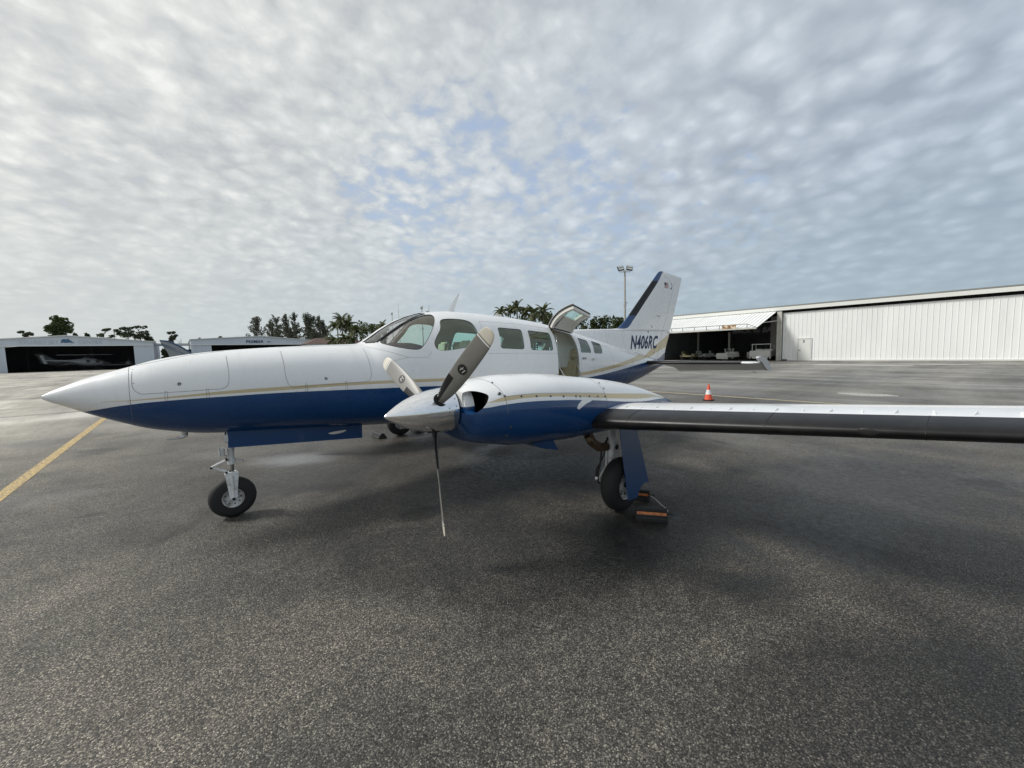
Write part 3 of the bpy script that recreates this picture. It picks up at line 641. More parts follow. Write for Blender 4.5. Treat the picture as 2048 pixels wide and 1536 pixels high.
# ---- cockpit and cabin interior
b = MB(); prof = []
for i in range(9):
    x = 2.80 + i*.07; w_ = float(fus_y(np.array([x]), 1.72)[0]) - .045; zt = 1.80 + .055*math.sin(min(1, i/5)*math.pi/2) - (.02 if i == 8 else 0)
    prof.append([(x, w_*math.cos(a), 1.60 + (zt-1.60)*max(0, math.sin(a))**.45) for a in [math.pi*k/14 for k in range(15)]])
b.rings(prof, cap=(True, True), close=True); b.box((3.34, 0, 1.60), (.05, 1.05, .36)); b.build('instrument_panel', M['dash'], fuse)
def seat(x, y, face=1, dz=0.0):
    b = MB(); b.box((x, y, 1.12+dz), (.46,.42,.13), bev=.04); b.box((x, y, 1.0+dz*.5), (.34,.3,.2)); s = b.build('seat', M['cream'], fuse)
    b = MB(); T = Matrix.Translation((x + face*.24, y, 1.16+dz)) @ Matrix.Rotation(face*R(12), 4, 'Y')
    b.box((0, 0, .28), (.10,.42,.52), M=T, bev=.04); b.box((-face*.035, 0, .28), (.06,.20,.40), M=T, bev=.02); b.build('backrest', M['cream'], s)
    b = MB(); b.box((0, 0, .63), (.09,.27,.20), M=T, bev=.035); b.build('headrest', M['cream'], s)
seat(3.72, -.30); seat(3.72, .30); seat(4.75, -.33, -1); seat(4.75, .33, -1); seat(6.22, -.16, 1, -.15)
b = MB(); b.box((4.6, 0, .96), (3.4, 1.0, .03)); b.box((6.6,0,1.0), (.6,.7,.03)); b.build('cabin_floor', M['liner'], fuse)
b = MB(); b.rings([[(x, y*.93, 1.4+(z-1.4)*.93) for x, y, z in fus_ring(x0, 32, .04)] for x0 in (7.08,7.11)]); b.build('rear_bulkhead', M['liner'], fuse)
# reading matter and dark radio stack seen through the pilot window
b = MB(); b.box((3.40, 0, 1.62), (.12,.9,.36)); b.build('radio_stack', M['hose'], fuse)
for x, y in ((3.52,-.3),(3.52,.3)):
    b = MB(); pts = [(x, y + .15*math.cos(a), 1.60 + .10*math.sin(a)) for a in [R(k) for k in range(150, 391, 15)]]; b.tube(pts, .012, 6); b.cyl((3.36,y,1.58),(x,y,1.60), .018, n=8); b.build('control_yoke', M['hose'], fuse)
# door opening: jamb, hold-open cables, step
b = MB(); b.tube([(5.625,-.66,1.95),(5.60,-.72,1.62)], .006, 6)
for x in (6.10,): b.tube([(x,-.66,1.50),(x+.12,-.78,1.12),(x+.17,-.84,.95)], .009, 6)
b.tube([(5.63,-.69,1.45),(5.80,-.80,1.10),(5.86,-.85,.97)], .012, 6); split(b.build('door_cable', M['steel'], fuse))
b = MB(); b.box((5.87,-.90,.93),(.52,.34,.05), bev=.01); b.box((5.87,-1.02,.90),(.5,.20,.03)); b.build('airstair_door', M['white'], fuse)

# ---- raised upper cabin door: the piece of skin that filled the top of the opening, swung up about its upper edge
def door_pt(x, f, off):
    zt = 2.085 - (x-5.60)*.165; zs = zt + (1.52 - zt)*f; P = np.array([[x, -float(fus_y(np.array([x]), zs)[0]), zs]]); n = fus_norm(P)[0]; P = P[0] + n*off
    h = np.array([x, -float(fus_y(np.array([x]), zt)[0]), zt+.02]); v = P - h; a = -R(97)
    return (x, h[1] + v[1]*math.cos(a) - v[2]*math.sin(a), h[2] + v[1]*math.sin(a) + v[2]*math.cos(a))
def door_skin(name, us, fs, o0, o1, mats, parent, mi=0):
    b = MB(); nx, nf = len(us), len(fs)
    G = [[[door_pt(x, f, o) for f in fs] for x in us] for o in (o0, o1)]
    V = [p for g in G for r in g for p in r]; q = lambda k, i, j: k*nx*nf + i*nf + j; F = []
    hole = []
    for i in range(nx-1):
        for j in range(nf-1):
            if mats == 'hole' : pass
            F.append((q(0,i,j), q(0,i+1,j), q(0,i+1,j+1), q(0,i,j+1))); F.append((q(1,i,j), q(1,i,j+1), q(1,i+1,j+1), q(1,i+1,j)))
    for i in range(nx-1): F += [(q(0,i,0), q(1,i,0), q(1,i+1,0), q(0,i+1,0)), (q(0,i,nf-1), q(0,i+1,nf-1), q(1,i+1,nf-1), q(1,i,nf-1))]
    for j in range(nf-1): F += [(q(0,0,j), q(0,0,j+1), q(1,0,j+1), q(1,0,j)), (q(0,nx-1,j), q(1,nx-1,j), q(1,nx-1,j+1), q(0,nx-1,j+1))]
    b.add(V, F, mi); return b
U = np.linspace
WX0, WX1, WF0, WF1 = 5.70, 6.05, .40, .84
dd = MB()
for us, fs in ((U(5.61,WX0,4), U(0,1,24)), (U(WX1,6.13,4), U(0,1,24)), (U(WX0,WX1,8), U(0,WF0,10)), (U(WX0,WX1,8), U(WF1,1,5))):
    q = door_skin('x', us, fs, .0, -.035, None, None); dd.add(q.v, q.f, 0)
door = dd.build('cabin_door', [M['trim']], air, True, 35)
q = door_skin('x', U(5.60,5.702,3), U(0,1,24), .004, .0005, None, None); ds = MB(); ds.add(q.v, q.f)
for us, fs in ((U(6.048,6.14,3), U(0,1,24)), (U(5.70,6.05,6), U(0,WF0,10)), (U(5.70,6.05,6), U(WF1,1,5))):
    q = door_skin('x', us, fs, .004, .0005, None, None); ds.add(q.v, q.f)
ds.build('door_skin', M['fus'], door, True, 35)
q = door_skin('x', U(WX0-.01,WX1+.01,8), U(WF0-.02,WF1+.02,10), -.010, -.014, None, None); b = MB(); b.add(q.v, q.f); b.build('door_window', M['glass_w'], door, True, 35)
b = MB()
for us, fs in ((U(5.61,5.66,3), U(0,1,24)), (U(6.085,6.13,3), U(0,1,24)), (U(5.66,6.085,6), U(.90,1,4))):
    q = door_skin('x', us, fs, -.035, -.075, None, None); b.add(q.v, q.f)
b.build('door_frame', M['trim'], door, True, 35)
b = MB(); b.tube([door_pt(5.605, f, -.02) for f in U(0,1,20)] + [door_pt(x, 1.0, -.02) for x in U(5.62,6.13,6)] , .011, 6); b.tube([door_pt(x, -.01, -.03) for x in U(5.60,6.15,6)], .014, 6); b.build('door_seal', M['seal'], door)
b = MB(); p1 = door_pt(5.70, .62, -.05); b.tube([(5.66,-.52,2.04), tuple((Vector((5.66,-.52,2.04))+Vector(p1))/2)], .009, 6); b.tube([tuple((Vector((5.66,-.52,2.04))+Vector(p1))/2), p1], .005, 6); b.build('gas_strut', M['hose'], door)
b = MB(); b.tube([door_pt(5.78, .9, -.05), door_pt(5.86, .9, -.07), door_pt(5.98, .92, -.05)], .010, 6); b.build('inner_handle', M['hose'], door)

# ---- lifting surfaces
def naca(n, tk, camber=0.0):
    """closed loop from trailing edge over the top to the leading edge and back; (chord fraction, thickness coordinate)"""
    b = [math.pi*i/n for i in range(n+1)]; xs_ = [(1-math.cos(q))/2 for q in b]
    yt = lambda x: 5*tk*(.2969*math.sqrt(x) - .126*x - .3516*x*x + .2843*x**3 - .1036*x**4)
    yc = lambda x: camber*4*x*(1-x)*(1 if x > .3 else (x/.3)**.3)
    up = [(x, yc(x)+yt(x)) for x in reversed(xs_)]; lo = [(x, yc(x)-yt(x)) for x in xs_[1:-1]]
    return up + lo
def surf_rings(secs, loop, off=0.0):
    rg = []
    for s in secs:   # le point, chord, thickness ratio scale, chord dir, normal dir
        le, ch, tk, ex, en = s; L = loop(tk); c = []
        P = [Vector(le) + Vector(ex)*(x*ch) + Vector(en)*(y*ch) for x, y in L]
        if off:
            m_ = len(P); Q = []
            for i in range(m_):
                tdir = (P[(i+1) % m_] - P[i-1]).normalized(); sp = Vector(ex).cross(Vector(en)); nrm = tdir.cross(sp)
                ctr = Vector(le) + Vector(ex)*(ch*.25)
                if nrm.dot(P[i] - ctr) < 0 and abs(nrm.dot(P[i]-ctr)) > 1e-6: nrm = -nrm
                Q.append(P[i] + nrm*off)
            P = Q
        rg.append([tuple(p) for p in P])
    return rg
def wing_sec(y):
    a = abs(y); le_x = 3.86 + max(0, a-2.78)*.035; z = 1.010 + (a-2.78)*.089; ch = 1.82 - (a-1.0)*.125; tk = .162 - (a-1.0)*.0138
    inc = R(2.0 - (a-1)*.4); s_ = -1 if y < 0 else 1
    return ((le_x, y, z), ch, tk, (math.cos(inc), 0, -math.sin(inc)), (math.sin(inc), 0, math.cos(inc)))
NC = 24
wl = lambda tk: naca(NC, tk, .018)
t = MT('wing_white_paint', .3, 0, WHITE, .5); gw = t.noise(4, 5, .6, vec=t.mapping((.5,1,1))); t.set('Base Color', t.mix(t.mapr(gw, .4, .75), WHITE, tuple(c*.88 for c in WHITE))); M['wing'] = t.m
def make_wing(s_):
    secs = [wing_sec(-y) for y in np.linspace(.45, 6.60, 40)]; le, ch, tk, ex, en = wing_sec(-6.72); secs.append(((le[0]+.05, -6.70, le[2]), ch*.88, tk*.5, ex, en))
    b = MB(); b.rings(surf_rings(secs, wl)); w = b.build('wing', M['wing'], air, True, 35, mirror=(s_ == -1))
    # leading edge boot: loop indices around the nose of the section
    k = 6; idx = list(range(NC-k, NC+k+1)); R1 = surf_rings(secs[12:-2], wl, .0035); R0 = surf_rings(secs[12:-2], wl, -.004)
    rg = [[a[i] for i in idx] + [c[i] for i in reversed(idx)] for a, c in zip(R1, R0)]
    b = MB(); b.rings(rg); b.build('deice_boot', M['boot'], w, True, 50, mirror=(s_ == -1))
    # little vortex tabs along the top of the leading edge
    proto = None; R2 = surf_rings(secs, wl)
    for i in range(22):
        y = 2.95 + i*.155; le, ch, tk, ex, en = wing_sec(-y); L = wl(tk); x_, h_ = L[NC-7]; P = Vector(le) + Vector(ex)*(x_*ch) + Vector(en)*(h_*ch); P.y *= s_
        if proto is None:
            b = MB(); b.prism([(-.022,0,-.002),(.02,0,-.002),(.02,0,.016),(.005,0,.018)], (0,.0022,0)); proto = b.build('vortex_generator', M['screw'] if False else M['wing'], None, False); vg = proto
        else: vg = proto.copy(); COL.objects.link(vg)
        vg.location = P; vg.rotation_euler = (0, 0, R(22 if i % 2 else -22)*s_); put(vg, w)
    for k, yy in enumerate((3.15, 4.20, 4.95)):
        P_ = [];
        for i in range(NC-6, NC+7):
            a_, c_ = surf_rings([wing_sec(-yy)], wl, .0045)[0], None; P_.append(a_[i])
        b = MB(); b.tube(P_, .0016, 4); b.build('boot_seam', M['seal'], w, mirror=(s_ == -1))
    q_ = Vector(surf_rings([wing_sec(-4.72)], wl, .0030)[0][NC]); b = MB(); b.sphere((q_.x+.002, q_.y, q_.z+.0), .05, 14, 0, (.10,1,.45)); b.build('boot_patch', M['boot'], w, mirror=(s_ == -1))
    # flap and aileron gap lines, tip light
    b = MB()
    for f0, y0, y1 in ((.74,.9,4.0),(.76,4.05,6.5)):
        P = []
        for y in np.linspace(y0, y1, 12):
            le, ch, tk, ex, en = wing_sec(-y); L = wl(tk); j = min(range(NC+1), key=lambda q: abs(L[q][0]-f0)); P.append(tuple(Vector(le) + Vector(ex)*(L[j][0]*ch) + Vector(en)*(L[j][1]*ch)))
        b.tube(P, .003, 4)
    split(b.build('flap_gap', M['seam'], w, mirror=(s_ == -1)))
    return w
wing_p = make_wing(1); wing_s = make_wing(-1)

# fin: stacked sections; everything below z 2.13 is the long dorsal fairing
FLE = [(1.30,6.2),(1.8,6.2),(2.00,6.2),(2.06,6.35),(2.10,6.9),(2.118,7.6),(2.128,8.0),(2.150,8.24),(2.21,8.36),(2.296,8.484),(2.375,8.59),(2.8,9.085),(3.354,9.721),(3.45,9.83),(3.518,9.915),(3.555,9.99),(3.574,10.07)]
FTE = [(1.376,10.22),(1.564,10.25),(2.08,10.48),(3.0,10.87),(3.5,11.06),(3.574,11.085)]
FTH = [(1.30,.20),(1.7,.165),(1.9,.13),(2.03,.10),(2.10,.075),(2.15,.072),(2.5,.065),(3.4,.045),(3.54,.035),(3.574,.015)]
fle = lambda z: float(pchip(col(FLE,0), col(FLE,1), z)[0]); fte = lambda z: float(pchip(col(FTE,0), col(FTE,1), z)[0]); fth = lambda z: float(pchip(col(FTH,0), col(FTH,1), z)[0])
def fin_prof(f, z):
    """half thickness at chord fraction f"""
    yt = 5*(.2969*math.sqrt(f) - .126*f - .3516*f*f + .2843*f**3 - .1015*f**4)
    return max(yt*fth(z)*2, .0006)
zz = sorted(set(list(np.linspace(1.38, 2.0, 10)) + list(np.linspace(2.0, 2.16, 17)) + list(np.linspace(2.18, 3.4, 30)) + [3.45,3.49,3.52,3.54,3.555,3.565,3.574]))
def fin_ring(z, f0=0.0, f1=1.0, n=26, off=0.0):
    a, c = fle(z), fte(z); top = max(0, (z-3.50)/.074); c -= top*0; cut = .065*(z-3.50)/.074 if z > 3.5 else 0
    fs = [f0 + (f1-f0)*(1-math.cos(math.pi*i/n))/2 if f1 - f0 > .5 else f0 + (f1-f0)*(i/n)**1.6 for i in range(n+1)]
    up = [(a + (c-a)*f, -fin_prof(f, z) - off, z) for f in reversed(fs)]; lo = [(a + (c-a)*f, fin_prof(f, z) + off, z) for f in fs[1:]]
    if off: up = [(x - (off*1.2 if f < .03 else 0), y, z_) for (x, y, z_), f in zip(up, list(reversed(fs)))]
    return up + lo
def tilt(r):   # the fin top falls gently towards the trailing edge
    return [(x, y, z - max(0, (z-2.4)/1.17)**1.5*.07*(x-fle(z))/max(.01, fte(z)-fle(z))) for x, y, z in r]
b = MB(); b.rings([tilt(fin_ring(z)) for z in zz]); fin = b.build('fin', M['fin'], air, True, 40)
def le_strip(name, z0, z1, mat, wfun, off):
    zs = np.linspace(z0, z1, 16); rg = []
    for z in zs:
        L = fte(z) - fle(z); w_ = wfun(z)/L
        o1 = fin_ring(z, 0, w_, 10, off); o0 = fin_ring(z, 0, w_, 10, -.004); n = len(o1)
        rg.append(tilt(o1)); 
    rg = [r for r in rg]; b = MB(); b.rings(rg, cap=(True, True)); return b.build(name, mat, fin, True, 50)
bw = lambda z: float(pchip([2.1,2.13,2.2,2.35,3.3,3.56], [.3,.26,.26,.225,.185,.12], z)[0])
le_strip('deice_boot', 2.44, 3.30, M['boot'], bw, .004)
le_strip('leading_edge_cap', 3.303, 3.565, M['blue'], bw, .0025)
le_strip('leading_edge_root', 2.138, 2.437, M['blue'], bw, .0025)
fin_y = lambda x, z: fin_prof(min(.999, max(0, (x - fle(z))/(fte(z) - fle(z)))), z)
# rudder gap, hinge fairing, trim marks
b = MB()
for s_ in (-1, 1):
    P = [(9.78 + (z-1.42)*.46, z) for z in np.linspace(1.44, 3.42, 30)]; b.tube([(x, s_*(fin_y(x, z)+.0005), z) for x, z in P], .003, 4)
    P = [(8.72 + f*1.06, 1.615 - f*.20) for f in np.linspace(0, 1, 16)]; b.tube([(x, s_*(max(fin_y(x, z), float(fus_y(np.array([min(x,10.1)]), z)[0]))+.001), z) for x, z in P], .005, 4)
    P = [(10.15,3.40),(10.9,3.33)]; b.tube([(x, s_*(fin_y(x, z)+.0005), z) for x, z in P], .002, 4)
    P = [(10.12,3.44),(10.38,3.40),(10.42,3.30)]; b.tube([(x, s_*(fin_y(x, z)+.0005), z) for x, z in P], .002, 4)
    for x in (7.0, 7.7, 8.3): b.tube([(x, s_*(fin_y(x, z)+.0005), z) for z in np.linspace(1.8 if x<8 else 1.72, 2.09, 6)], .0013, 4)
split(b.build('panel_seam', M['seam2'], fin, smooth=False))
b = MB()
for s_ in (-1,1): b.sphere((9.88, s_*(fin_y(9.85, 2.48)+.008), 2.49), .12, 12, 0, (1,.16,.16))
split(b.build('hinge_fairing', M['white'], fin))
b = MB(); r_ = random.Random(5)
for s_ in (-1,1):
    for i in range(22):
        f = i/21; z = 1.98 + f*1.2; x = 9.70 + f*.42 + (.05 if i % 2 else 0); b.cyl((x, s_*(fin_y(x, z)-.001), z), (x, s_*(fin_y(x, z)+.0025), z), .006, .005, 6)
split(b.build('rivet', M['seam'], fin))
def on_fin(V, F_, x0, z0, mat, name):
    """lettering laid on the port side of the tail"""
    V, F_ = subdiv(V, F_, 1); b = MB(); L = []
    for x, y, z in V:
        X, Z = x0 + x, z0 + y; w = max(fin_y(X, Z), float(fus_y(np.array([min(X, 10.19)]), Z)[0])); L.append((X, -w - .004, Z))
    b.add(L, F_); return b.build(name, mat, fin, False, recalc=False)
V, F_ = text_mesh('N406RC', .415, .50, .011, sx=.625); wx = max(v[0] for v in V); V = [(v[0]*1.33/wx, v[1], v[2]) for v in V]
on_fin(V, F_, 8.53, 1.70, M['navy'], 'registration')
# flag
flag = MB(); w_, h_ = .20, .13; fx, fz = 10.13, 3.17
P = lambda x, z: (x, -fin_y(x, z) - .003, z)
for i in range(7): z0 = fz + h_*(2*i)/13; flag.add([P(fx, z0), P(fx+w_, z0), P(fx+w_, z0+h_/13), P(fx, z0+h_/13)], [(0,1,2,3)], 0)
flag.add([P(fx, fz+h_*6/13), P(fx+w_*.42, fz+h_*6/13), P(fx+w_*.42, fz+h_), P(fx, fz+h_)], [(0,1,2,3)], 1)
flag.build('flag_decal', [M['red'], M['navy']], fin, False, recalc=False)
b = MB(); b.tube([P(10.47+.05*math.cos(a), 3.235+.075*math.sin(a)) for a in [R(k) for k in range(-120, 100, 20)]], .004, 4); b.tube([P(10.44,3.17),P(10.49,3.185),P(10.52,3.21)], .009, 4); b.build('round_emblem', M['navy'], fin)
b = MB(); b.tube([(10.48,-.004,2.06),(10.36,-.012,2.085),(10.62,-.002,2.06)], .004, 4); b.tube([(11.05,0,3.44),(11.15,0,3.43)], .002, 4); b.tube([(9.56,-.08,1.56),(9.575,-.11,1.60),(9.60,-.11,1.70)], .006, 4); split(b.build('static_wick', M['steel'], fin))
# stray dark decal marks above the registration
b = MB()
for x, z, s in ((9.40,2.085,.05),(9.55,2.20,.035),(9.52,2.235,.025)): b.add([P(x-s/2, z), P(x+.01, z-s*.6), P(x+s/2, z), P(x, z+s*.7)], [(0,1,2,3)])
split(b.build('placard_mark', M['navy'], fin, False, recalc=False))

# tailplane: stabiliser, drooped elevator with its horn
def stab(s_):
    zl = 1.378
    secs = [((8.97 + y*.012, -y, zl), .62 - y*.10, .11, (1,0,-.01), (0.01,0,1)) for y in np.linspace(.02, 2.40, 14)]
    secs.append(((9.05,-2.47,zl), .34, .06, (1,0,0), (0,0,1)))
    b = MB(); b.rings(surf_rings(secs, lambda tk: naca(16, tk*1.25))); o = b.build('tailplane', M['white'], air, True, 35, mirror=(s_ == -1))
    R1 = surf_rings(secs[1:-2], lambda tk: naca(16, tk*1.25), .003); idx = list(range(12, 21)); R0 = surf_rings(secs[1:-2], lambda tk: naca(16, tk*1.25), -.003)
    b = MB(); b.rings([[a[i] for i in idx] + [c[i] for i in reversed(idx)] for a, c in zip(R1, R0)]); b.build('deice_boot', M['boot'], o, True, 50, mirror=(s_ == -1))
    # elevator: hinged at x 9.52..9.40, trailing edge well down
    hx = lambda y: 9.52 - y*.055
    def el(y, y2=None):
        x0 = hx(y); x1 = 10.06 - y*.125; z1 = 1.150 + (y-.5)*.034
        th = .030 - y*.004
        return [(x0, -y, zl-.01+th), (x0-.02, -y, zl-.012), (x0, -y, zl-.01-th), (x0+(x1-x0)*.5, -(y2 or y), (zl-.01+z1)/2 - th*.5), (x1, -(y2 or y), z1-.002), (x1, -(y2 or y), z1+.002), (x0+(x1-x0)*.5, -(y2 or y), (zl-.01+z1)/2 + th*.6)]
    b = MB(); b.rings([el(.20,.50), el(.5,.56)] + [el(y) for y in np.linspace(.62, 2.44, 12)] + [el(2.455)], mi=0); e_ = b.build('elevator', M['white'], o, True, 30, mirror=(s_ == -1))
    # balance horn ahead of the hinge, raised because the elevator droops
    prof = [(9.02,1.470),(9.06,1.498),(9.20,1.500),(9.42,1.46),(9.62,1.37),(9.755,1.225),(9.75,1.205),(9.55,1.215),(9.38,1.30),(9.25,1.385),(9.08,1.43)]
    b = MB(); b.rings([[(x, -2.457, z) for x, z in prof], [(x, -2.475, z) for x, z in prof], [(x+.01 if x < 9.2 else x, -2.50, z-.004) for x, z in prof]]); b.build('balance_horn', M['hornpaint'], e_, True, 40, mirror=(s_ == -1))
    b = MB(); b.tube([(9.85-.2,-2.2,1.20),(9.74,-2.24,1.14)], .003, 4); b.build('static_wick', M['hose'], e_, mirror=(s_ == -1))
    b = MB(); b.sphere((9.0,-2.36,zl), .05, 10, 0, (1.4,2.0,.45)); b.build('stabiliser_tip', M['white'], o, mirror=(s_ == -1))
stab(1); stab(-1)

# ---- engine nacelles
def nacelle(s_):
    mir = (s_ == -1)
    xs_ = list(np.linspace(2.545, 2.72, 12)) + list(np.linspace(2.75, 5.9, 70)) + [5.95,6.0,6.05,6.1,6.12]
    b = MB(); b.rings([[tuple(p) for p in nac_ring(x, 96)] for x in xs_]); o = b.build('engine_nacelle', [M['nac'], M['dark'], M['nac']], None, False)
    inn = MB(); inn.rings([[tuple(p) for p in nac_ring(x, 48, .02)] for x in np.linspace(2.60, 3.3, 12)], 1); i_ = inn.build('cut', [M['nac'], M['dark']], None, False); boolean(o, i_); kill(i_)
    # air inlets either side of the spinner
    c = MB()
    for sy in (1, -1):
        P = [(2.40, NY - sy*.075, 1.405),(2.40, NY - sy*.36, 1.405),(2.40, NY - sy*.42, 1.34),(2.40, NY - sy*.42, 1.285),(2.40, NY - sy*.36, 1.265),(2.40, NY - sy*.19, 1.265)]
        P = chaikin([(NY - sy*.19, 1.408),(NY - sy*.27,1.412),(NY - sy*.345, 1.388),(NY - sy*.382, 1.325),(NY - sy*.365, 1.262),(NY - sy*.29, 1.240),(NY - sy*.20, 1.255),(NY - sy*.17,1.33)], 2)
        ring = lambda x_, k_: [(x_, (p[0]-(NY - sy*.30))*k_ + NY - sy*.30, (p[1]-1.333)*k_ + 1.333) for p in P]
        if sy < 0: c.rings([ring(2.40,1.10), ring(2.56,1.0), ring(2.60,.97), ring(2.66,.86), ring(2.80,.80)], 2)
        else: c.rings([ring(2.40,1.10), ring(2.56,1.0), ring(2.60,.97), ring(2.66,.86), ring(2.80,.80)], 2)
    c_ = c.build('cut', [M['nac'], M['dark'], M['nac']], None, False); boolean(o, c_); kill(c_)
    fix_normals(o, nac_norm, nac_F)
    if mir:
        me = o.data; bm = bmesh.new(); bm.from_mesh(me)
        for v in bm.verts: v.co.y = -v.co.y
        bmesh.ops.reverse_faces(bm, faces=bm.faces); bm.to_mesh(me); bm.free(); me.polygons.foreach_set('use_smooth', [True]*len(me.polygons)); me.set_sharp_from_angle(angle=R(40))
    put(o, air)
    # rolled inlet lips
    for sy in (1, -1):
        P = chaikin([(NY - sy*.19, 1.402),(NY - sy*.30,1.402),(NY - sy*.40, 1.37),(NY - sy*.44, 1.31),(NY - sy*.40, 1.268),(NY - sy*.30, 1.262),(NY - sy*.20, 1.275)], 2, False)
        L = []
        for y, z in P:
            x_ = 2.56
            for xx in np.linspace(2.545, 2.72, 60):
                if nac_F(np.array([[xx, y, z]]))[0] < 0: x_ = xx; break
            L.append((x_ + .002, y, z))
    b = MB(); b.lathe([(.0,.10),(.0,.205),(.02,.215),(.075,.222),(.08,.10)], (2.556, NY, 1.256), (1,0,0), 40); b.build('intake_duct', M['nac'], o, mirror=mir)
    if not mir:
        b = MB(); b.box((2.80, NY-.22, 1.33), (.02,.18,.10)); b.build('engine_baffle', M['rust'], o)
    # cowl seams, screws, latch bracket
    b = MB()
    for x in (2.80, 4.09):
        P = nac_ring(x, 96); b.tube([tuple(p) for p in P[(0 if x < 3 else 0):49]] if not mir else [tuple(p) for p in P[:49]], .0022, 4)
    for sy in (1, -1):
        b.tube([(x, NY - sy*(float(nac_y(x, z)[0])+.0003), z) for x, z in [(q, float(pchip(col(HI_N,0), col(HI_N,1), q)[0])+.004) for q in np.linspace(2.80, 4.09, 24)]], .0018, 4)
    split(b.build('cowl_seam', M['seam'], o, smooth=False, mirror=mir))
    proto = None
    for x, z in ((2.806,1.359),(2.958,1.345),(3.115,1.332),(3.273,1.317),(3.436,1.3),(3.608,1.284),(3.67,1.277),(3.811,1.264),(3.948,1.251),(4.07,1.238),(2.77,1.376),(2.805,1.453),(4.12,1.31),(4.134,1.36),(2.83,1.12),(2.82,1.05),(2.81,.98)):
        big = (x, z) == (2.77,1.376); y = float(nac_y(x, z)[0])
        if proto is None: b = MB(); b.cyl((0,.002,0), (0,-.0045,0), .010, .009, 10); proto = b.build('cowl_screw', M['screw'], None); q = proto
        else: q = proto.copy(); COL.objects.link(q)
        q.location = (x, s_*(NY - y), z); q.rotation_euler = (0,0,0 if s_ == 1 else math.pi); q.scale = (1.7,1.4,1.7) if big else (1,1,1); put(q, o)
    # white aileron-cable style bracket on the cowl flank
    y_ = lambda x, z: NY - float(nac_y(x, z)[0]) - .003
    P = [(3.60,1.180),(3.625,1.165),(3.74,1.205),(3.83,1.222),(3.83,1.245),(3.69,1.245),(3.62,1.21)]
    b = MB(); b.prism([(x, y_(x, z), z) for x, z in P], (0,.004,0)); b.build('flank_bracket', M['white'], o, False, mirror=mir)
    # cowl flap / exhaust fairing below
    b = MB(); b.prism([(3.27,NY-.16,.875),(3.38,NY-.16,.815),(3.62,NY-.16,.752),(3.55,NY-.16,.86)], (0,.26,0)); b.build('exhaust_fairing', M['blue'], o, False, mirror=mir)
    b = MB(); b.cyl((3.53,NY-.03,.82),(3.60,NY-.03,.79), .05, n=16, cap=(True,False)); b.cyl((3.98,NY-.22,.83),(4.03,NY-.22,.76), .035, n=12); split(b.build('exhaust_pipe', M['rust'], o, mirror=mir))
    return o
nac_p = nacelle(1); nac_s = nacelle(-1)

